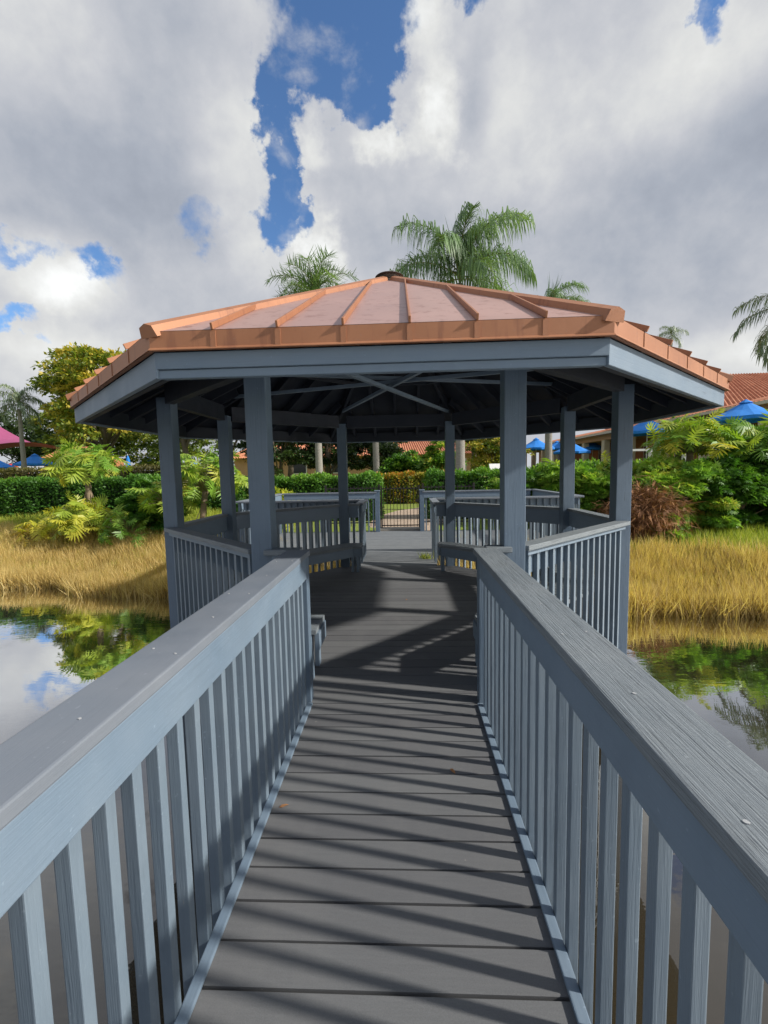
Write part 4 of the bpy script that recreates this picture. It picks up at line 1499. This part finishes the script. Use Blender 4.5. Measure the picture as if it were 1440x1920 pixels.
# ================================================================== VEGETATION
def grass(name, n, xr, dr, hgt, wdt, mat, seed, tb, tv, gapx=None, clumps=0):
    rng = np.random.default_rng(seed)
    x = rng.uniform(*xr, n)
    dd = dr[0] + (dr[1] - dr[0]) * rng.random(n)
    if clumps:
        cx, cd = rng.uniform(*xr, clumps), rng.uniform(*dr, clumps)
        ci = rng.integers(0, clumps, n)
        sel = rng.random(n) < .6
        x = np.where(sel, cx[ci] + rng.normal(size=n) * .12, x)
        dd = np.where(sel, cd[ci] + rng.normal(size=n) * .12, dd)
    # ragged waterside edge
    rag = .55 * np.sin(x * 1.9 + 1) + .4 * np.sin(x * 4.3) + .25 * np.sin(x * 9.7)
    dd = np.where(dd < 0, dd * (.7 + .35 * rag), dd)
    y = shore(x) + dd
    ok = ~((np.abs(x) < 2.5) & (y < 7.86)) & ~(np.abs(x) < .8) & ~((x > -3.3) & (x < 3.55) & (y > 8.9) & (hgt > .6)) & ~((x > -3.4) & (x < 3.6) & (y > 11.0))
    if gapx: ok &= ~((x > gapx[0]) & (x < gapx[1]))
    x, y = x[ok], y[ok]
    n = len(x)
    z = H(x, y) - .04
    pn = .5 + .25 * np.sin(x * 1.1 + y * .6) + .25 * np.sin(x * 2.7 - y * 1.9)
    h_ = hgt * (.55 + .45 * rng.random(n) + .25 * pn)
    d_ = unit(np.stack([.28 * rng.normal(size=n) - .06, .28 * rng.normal(size=n), np.ones(n)], 1))
    nn = unit(rng.normal(size=(n, 3)) * np.array([1, 1, .1]))
    sc = np.stack([wdt * (.7 + .6 * rng.random(n)), h_, h_], 1)
    ti = tb + tv * (rng.random(n) - .5) + .16 * (pn - .5)
    V, fc, tt_ = scatter(*BLADE, np.stack([x, y, z], 1), frames(d_, nn), sc, ti)
    o = np_mesh(name, V, fc, tt_, mat)
    return o


tag(grass('golden_reeds', 62000, (-15, -2.6), (-.30, 2.6), .50, .013, 'grass_gold', 1, .5, .6, clumps=600), 'golden dry marsh grass along the water on the left', 'grass', kind='stuff')
tag(grass('golden_reeds', 52000, (2.6, 13.5), (-.5, 2.3), .58, .013, 'grass_gold', 2, .5, .6, clumps=500), 'golden dry marsh grass along the water on the right', 'grass', kind='stuff')
tag(grass('golden_reeds', 11000, (-2.6, 2.6), (-.3, .75), .92, .013, 'grass_gold', 3, .5, .6, clumps=100), 'golden dry grass growing under the landing behind the gazebo', 'grass', kind='stuff')
tag(grass('green_grass', 56000, (-16, 14), (1.7, 5.6), .34, .012, 'grass_green', 4, .5, .6), 'yellow green bank grass between the golden reeds and the shrubs', 'grass', kind='stuff')
tag(grass('green_grass', 26000, (-16, 14), (.3, 2.8), .40, .012, 'grass_green', 5, .75, .5, clumps=200), 'sparse green blades mixed into the upper edge of the reeds', 'grass', kind='stuff')


def gz_(x, y): return float(H(x, y))


# hedges
hedge((-10.9, 15.2, gz_(-10.9, 15.2)), 11.0, 1.1, 1.16, .03, 30000, .10, 'leaf_hedge', 'long clipped dark green hedge on the left bank behind the philodendrons', 1, .42, .35)
hedge((-2.95, 15.9, -.06), 4.4, 1.1, 1.50, 0, 16000, .10, 'leaf_hedge', 'bright clipped hedge left of the gate, behind the iron fence', 2, .52)
hedge((3.4, 15.9, -.06), 5.0, 1.1, 1.56, 0, 18000, .10, 'leaf_hedge', 'bright clipped hedge right of the gate', 3, .5)
hedge((1.0, 23.6, .0), 4.6, 1.1, 1.42, 0, 9000, .14, 'leaf_hedge_warm', 'orange and yellow tinged hedge behind the paved path beyond the gate', 4, .5, .7)
hedge((-18.0, 22.4, 1.0), 14.0, 1.5, 1.03, 0, 16000, .13, 'leaf_hedge_brown', 'low brownish hedge on the rise behind the green left hedge', 5, .45, .5)
hedge((8.9, 13.9, .3), 9.5, 1.2, 1.35, 0, 24000, .11, 'leaf_hedge', 'yellow topped hedge behind the shrubs on the right bank', 6, .68, .5)


def shrub(loc, rad, nclump, nleaf, size, mat, label, seed, tpl=(PALMATE_V, PALMATE_F), **kw):
    loc = (loc[0], loc[1], gz_(loc[0], loc[1]) + (loc[2] if len(loc) > 2 else 0))
    t = thing('shrub', loc, label, 'shrub')
    _, cc = crown('foliage', t, (0, 0, rad[2] * .75), rad, nclump, nleaf, size, mat, tpl=tpl, seed=seed, low=-.85, **kw)
    mb = MB()
    Lv = Vector(loc)
    for q in cc[::2]:
        e = Lv + Vector(q)
        mb.tube([Lv + Vector((q[0] * .12, q[1] * .12, -.1)), Lv + Vector((q[0] * .5, q[1] * .5, q[2] * .6)), e], [.022, .015, .006], 5)
    mb.build('stems', 'stem_brown', t)
    return t


P5 = dict(clump_r=.34, droop=.25)
shrub((6.9, 11.7), (1.15, .9, 1.15), 46, 8500, .115, 'leaf_shrub', 'bushy bright green shrub right of the dead brown fern', 21, tbase=.72, **P5)
shrub((5.15, 12.6), (.95, .8, 1.05), 40, 7000, .11, 'leaf_shrub', 'green shrub seen just right of the outer right gazebo post', 22, tbase=.6, **P5)
shrub((8.5, 12.0), (1.05, .9, 1.2), 44, 7500, .115, 'leaf_hedge', 'dark green shrub near the right edge above the reeds', 23, tbase=.55, **P5)
shrub((9.9, 12.1), (1.2, .9, 1.25), 44, 7500, .115, 'leaf_hedge', 'dark green shrub at the right edge under the drooping leaves', 24, tbase=.35, **P5)
shrub((4.35, 12.9), (.75, .7, 1.0), 32, 5600, .105, 'leaf_shrub', 'leafy shrub framed between the two right gazebo posts', 25, tbase=.6, **P5)
shrub((3.55, 13.6), (.65, .6, .95), 28, 4600, .105, 'leaf_hedge', 'darker shrub between the thick front right post and the inner right post', 26, tbase=.6, **P5)
shrub((6.2, 10.9), (.5, .4, .5), 16, 2200, .10, 'leaf_shrub', 'small low green sprout hanging over the reeds below the big shrub', 27, tbase=.55, **P5)
shrub((-7.1, 12.7), (1.0, .75, .75), 36, 6000, .11, 'leaf_hedge', 'dark green shrub between the yellow philodendron and the outer left gazebo post', 28, tbase=.55, **P5)
shrub((-4.2, 12.8), (.8, .7, .72), 28, 4600, .105, 'leaf_hedge', 'dark green shrub framed by the two left gazebo posts', 29, tbase=.38, **P5)
shrub((-4.0, 14.6), (.7, .6, .75), 24, 2200, .15, 'leaf_philo_yellow', 'yellow leaved shrub left of the thick front left post', 30, tpl=LEAF, tbase=.5, **P5)

# dead fern
fx, fy = 5.75, 11.0
t = thing('dead_fern', (fx, fy, gz_(fx, fy)), 'dead rust brown fern hanging over the reeds beside the outer right gazebo post', 'shrub')
rng = np.random.default_rng(77)
n = 7500
cc = rnd_dirs(60, rng) * np.array([.85, .6, .62]) * (rng.random((60, 1)) ** .4) + np.array([0, 0, .62])
ci = rng.integers(0, 60, n)
p = cc[ci] + rng.normal(size=(n, 3)) * .13
d_ = unit((p - np.array([0, 0, .8])) * .8 + rng.normal(size=(n, 3)) * .5 + np.array([0, -.1, -.55]))
sc = np.stack([np.full(n, .010), .16 + .16 * rng.random(n), .2 * np.ones(n)], 1)
V, fc, tt_ = scatter(*BLADE, p, frames(d_, rng.normal(size=(n, 3))), sc, .45 + .8 * (rng.random(n) - .5) + .2 * (ci % 3 - 1))
np_mesh('fronds', V, fc, tt_, 'leaf_dead', t)
V, fc, tt_ = scatter(PALMATE_V, PALMATE_F, p[:1800] * np.array([.95, .95, .95]), frames(d_[:1800], rng.normal(size=(1800, 3))), np.full(1800, .10), rng.random(1800) * .8)
np_mesh('dry_leaves', V, fc, tt_, 'leaf_dead', t)

# philodendrons
philodendron((-9.15, 12.9, gz_(-9.15, 12.9)), 1.62, 105, .82, 0.42, 'leaf_philo', 'tall philodendron on a thick stem with a broad green crown left of the gazebo', 1, tbase=.66, tvar=.5)
philodendron((-8.9, 12.3, gz_(-8.9, 12.3)), .30, 105, .85, 0.36, 'leaf_philo_yellow', 'low spreading yellow green philodendron in front of the left hedge', 2, tbase=.52, tvar=.6)
philodendron((-10.3, 12.3, gz_(-10.3, 12.3)), .1, 34, .55, 0.29, 'leaf_philo_yellow', 'small orange yellow philodendron at the left end of the clump', 3, tbase=.75, tvar=.4)
philodendron((-7.5, 12.0, gz_(-7.5, 12.0)), .1, 49, .8, 0.33, 'leaf_philo', 'green philodendron at the foot of the bank left of the outer gazebo post', 4, tbase=.45)
philodendron((-5.55, 12.2, gz_(-5.55, 12.2)), 1.35, 110, 1.0, 0.39, 'leaf_philo', 'philodendron on a bare stem framed between the left gazebo posts', 5, tbase=.64, tvar=.5, lean=(.2, 0))
philodendron((-6.3, 12.0, gz_(-6.3, 12.0)), .9, 57, .8, 0.34, 'leaf_philo', 'philodendron brushing the outer left gazebo post', 6, tbase=.55)
philodendron((-3.9, 13.2, gz_(-3.9, 13.2)), .25, 45, .7, 0.31, 'leaf_philo_yellow', 'small yellow philodendron beside the thick front left post', 12, tbase=.5)
philodendron((7.7, 12.5, gz_(7.7, 12.5)), 1.95, 117, .95, 0.42, 'leaf_philo', 'tall philodendron with bare stalks rising above the right shrubs', 7, tbase=.68)
philodendron((9.3, 12.4, gz_(9.3, 12.4)), 1.75, 87, .95, 0.42, 'leaf_philo', 'philodendron with drooping leaves at the right edge', 8, tbase=.55)
philodendron((10.6, 12.3, gz_(10.6, 12.3)), 2.0, 76, 1.0, 0.44, 'leaf_philo', 'tall dark philodendron cut by the right edge', 9, tbase=.25)
philodendron((6.15, 12.9, gz_(6.15, 12.9)), 1.2, 57, .75, 0.34, 'leaf_philo', 'yellow tipped philodendron left of the tall one on the right bank', 10, tbase=.7)
philodendron((4.5, 13.9, .15), .8, 68, .8, 0.34, 'leaf_philo', 'philodendron behind the inner right gazebo post', 11, tbase=.55)
philodendron((3.3, 14.4, .0), .7, 49, .7, 0.31, 'leaf_philo', 'philodendron beside the thick front right post, above the landing rail', 13, tbase=.45)

# weed growing through the right edge of the passage
wx, wy = .50, 8.3
t = thing('weed', (wx, wy, 0), 'small pale weed sprouting at the right edge of the passage behind the gazebo', 'plant')
rng = np.random.default_rng(5)
n = 90
p = np.stack([rng.normal(size=n) * .07, rng.normal(size=n) * .07, np.zeros(n)], 1)
V, fc, tt_ = scatter(*BLADE, p, frames(unit(np.stack([rng.normal(size=n) * .7 - .3, rng.normal(size=n) * .7, np.ones(n)], 1)), rng.normal(size=(n, 3))), np.stack([np.full(n, .008), .08 + .12 * rng.random(n), np.full(n, .1)], 1), rng.random(n))
np_mesh('blades', V, fc, tt_, 'grass_green', t)

# trees
tree('broadleaf_tree', (-19.9, 30, 1.1), 2.6, (0, 0, 5.9), (4.5, 3.4, 3.9), 140, 24000, .27, 'leaf_tree', 'tall broadleaf tree with sunlit yellow green top at the left corner of the roof', seed=1, tbase=.78, tvar=.6, clump_r=.20, tr=.25)
tree('broadleaf_tree', (-35.5, 50, 1.1), 2.5, (0, 0, 5.6), (6.0, 4.0, 5.0), 90, 13000, .40, 'leaf_tree', 'darker broadleaf tree in front of the left tree group', seed=2, tbase=.45, tvar=.5, clump_r=.22, tr=.2)
tree('broadleaf_tree', (-15.0, 31, 1.1), 2.9, (0, 0, 5.9), (3.8, 3.0, 2.6), 90, 12000, .26, 'leaf_tree', 'broad tree with reddish yellow leaves under the left eave', seed=3, tbase=.75, tvar=.7, clump_r=.22, tr=.2)
tree('broadleaf_tree', (-38, 56, 1.1), 3, (0, 0, 5.0), (7.5, 5, 5.2), 80, 9000, .42, 'leaf_dark', 'large dark olive tree far behind the pink shade sail', seed=4, tbase=.7, tvar=.5, clump_r=.22)
tree('broadleaf_tree', (-52, 60, 1.1), 3, (0, 0, 5.0), (8, 5, 5.0), 80, 8000, .45, 'leaf_dark', 'dark tree at the far left edge behind the palm', seed=5, tbase=.6, tvar=.5, clump_r=.22)
tree('broadleaf_tree', (-26, 52, 1.1), 3, (0, 0, 4.0), (7, 5, 4.0), 80, 9000, .40, 'leaf_tree', 'olive green tree beyond the row of blue umbrellas', seed=6, tbase=.35, tvar=.5, clump_r=.22)
tree('broadleaf_tree', (-11.2, 29, .9), 2.4, (0, 0, 5.2), (2.8, 2.4, 2.2), 70, 9000, .25, 'leaf_tree', 'light green tree seen between the two left gazebo posts', seed=7, tbase=.6, tvar=.6, clump_r=.24)
gt_ = 'trees seen under the far eave of the gazebo'
for k, (x, y, c, rd, mt_, lab, tb) in enumerate([
    (-7.4, 27, 2.5, (2.3, 1.8, 2.4), 'leaf_dark', 'dark tree behind the bright left hedge, beside the thick left post', .55),
    (-4.6, 28, 2.6, (2.3, 1.8, 2.4), 'leaf_dark', 'dark tree just right of the pale palm trunk under the far eave', .5),
    (-1.6, 30, 1.9, (2.2, 1.8, 1.5), 'leaf_dark', 'dark tree left of the gate in front of the peach building', .6),
    (.2, 26, 1.5, (1.4, 1.2, 1.3), 'leaf_hedge', 'round green bush in front of the tiled roof above the gate', .5),
    (2.2, 24.8, 1.75, (1.25, 1.1, 1.5), 'leaf_shrub', 'bright green tree right above the gate', .45),
    (5.5, 27, 2.0, (1.9, 1.6, 2.0), 'leaf_tree', 'light green tree between the inner right post and the thick right post', .65)]):
    tree('small_tree', (x, y, gz_(x, y)), 1.0, (0, 0, c), rd, 64, 9500, .19, mt_, lab, group=None, seed=20 + k, tbase=tb, tvar=.7, clump_r=.26, tr=.12)
for k, (x, y, lab) in enumerate(((-9, 36, 'dark tall tree behind the left part of the gazebo'), (-2.5, 38, 'dark tall tree overhanging the peach building'), (5.5, 36, 'dark tall tree right of the gate, hidden by the roof'))):
    tree('tall_tree', (x, y, 1.0), 3.2, (0, 0, 3.9), (3.8, 3, 2.2), 80, 12000, .26, 'leaf_dark', lab, seed=40 + k, tbase=.5, tvar=.6, clump_r=.26, tr=.2)
for k, (x, y, lab) in enumerate(((45, 75, 'distant tree line right of the roof'), (62, 80, 'distant tree at the far right horizon'))):
    tree('distant_tree', (x, y, .5), 2, (0, 0, 3.2), (9, 5, 3.0), 60, 5000, .5, 'leaf_tree', lab, seed=60 + k, tbase=.3, clump_r=.22)

# palms
palm((-4.4, 24, .1), 10.0, .16, 22, 2.6, 'leaf_palm', 'palm with spiky crown rising behind the left slope of the roof', 1, lo=18, hi=88, leaflet=.72, hang=.0, nl=46)
palm((2.45, 19.2, .1), 9.0, .17, 17, 3.7, 'leaf_palm', 'large queen palm with drooping fronds right of the roof apex', 2, lo=2, hi=90, leaflet=1.15, wind=(.25, 0), hang=1.5, nl=80)
palm((8.2, 26, .9), 9.1, .17, 12, 2.9, 'leaf_palm', 'lighter green palm behind the right slope of the roof', 3, lo=-10, hi=55, leaflet=.8, wind=(.6, 0), nl=48)
palm((-1.55, 27, .3), 10.6, .16, 14, 1.9, 'leaf_palm', 'palm whose dark frond tips show just behind the roof cap', 4, lo=-20, hi=40, leaflet=.7, nl=40, spear=False)
palm((16.7, 20, .9), 6.5, .22, 20, 2.7, 'leaf_palm_pale', 'grey green palm at the right edge in front of the tiled hall', 5, lo=-25, hi=85, leaflet=.75, wind=(-.3, 0), nl=52)
palm((-25.8, 30, 1.1), 5.2, .14, 16, 1.9, 'leaf_palm_pale', 'slender pale palm in front of the pink shade sail', 6, lo=-20, hi=75, leaflet=.6, wind=(.2, 0), nl=40)
palm((33.8, 60, .9), 16.6, .2, 10, 1.9, 'leaf_palm_pale', 'tiny distant palm above the right roof edge', 7, lo=-10, hi=80, leaflet=.9, nl=26)
palm((-1.2, 17.6 + 16, .5), 9.5, .18, 12, 2.2, 'leaf_palm', 'palm trunk standing by the peach building above the gate', 8, lo=-30, hi=20, leaflet=.7, nl=30, spear=False)
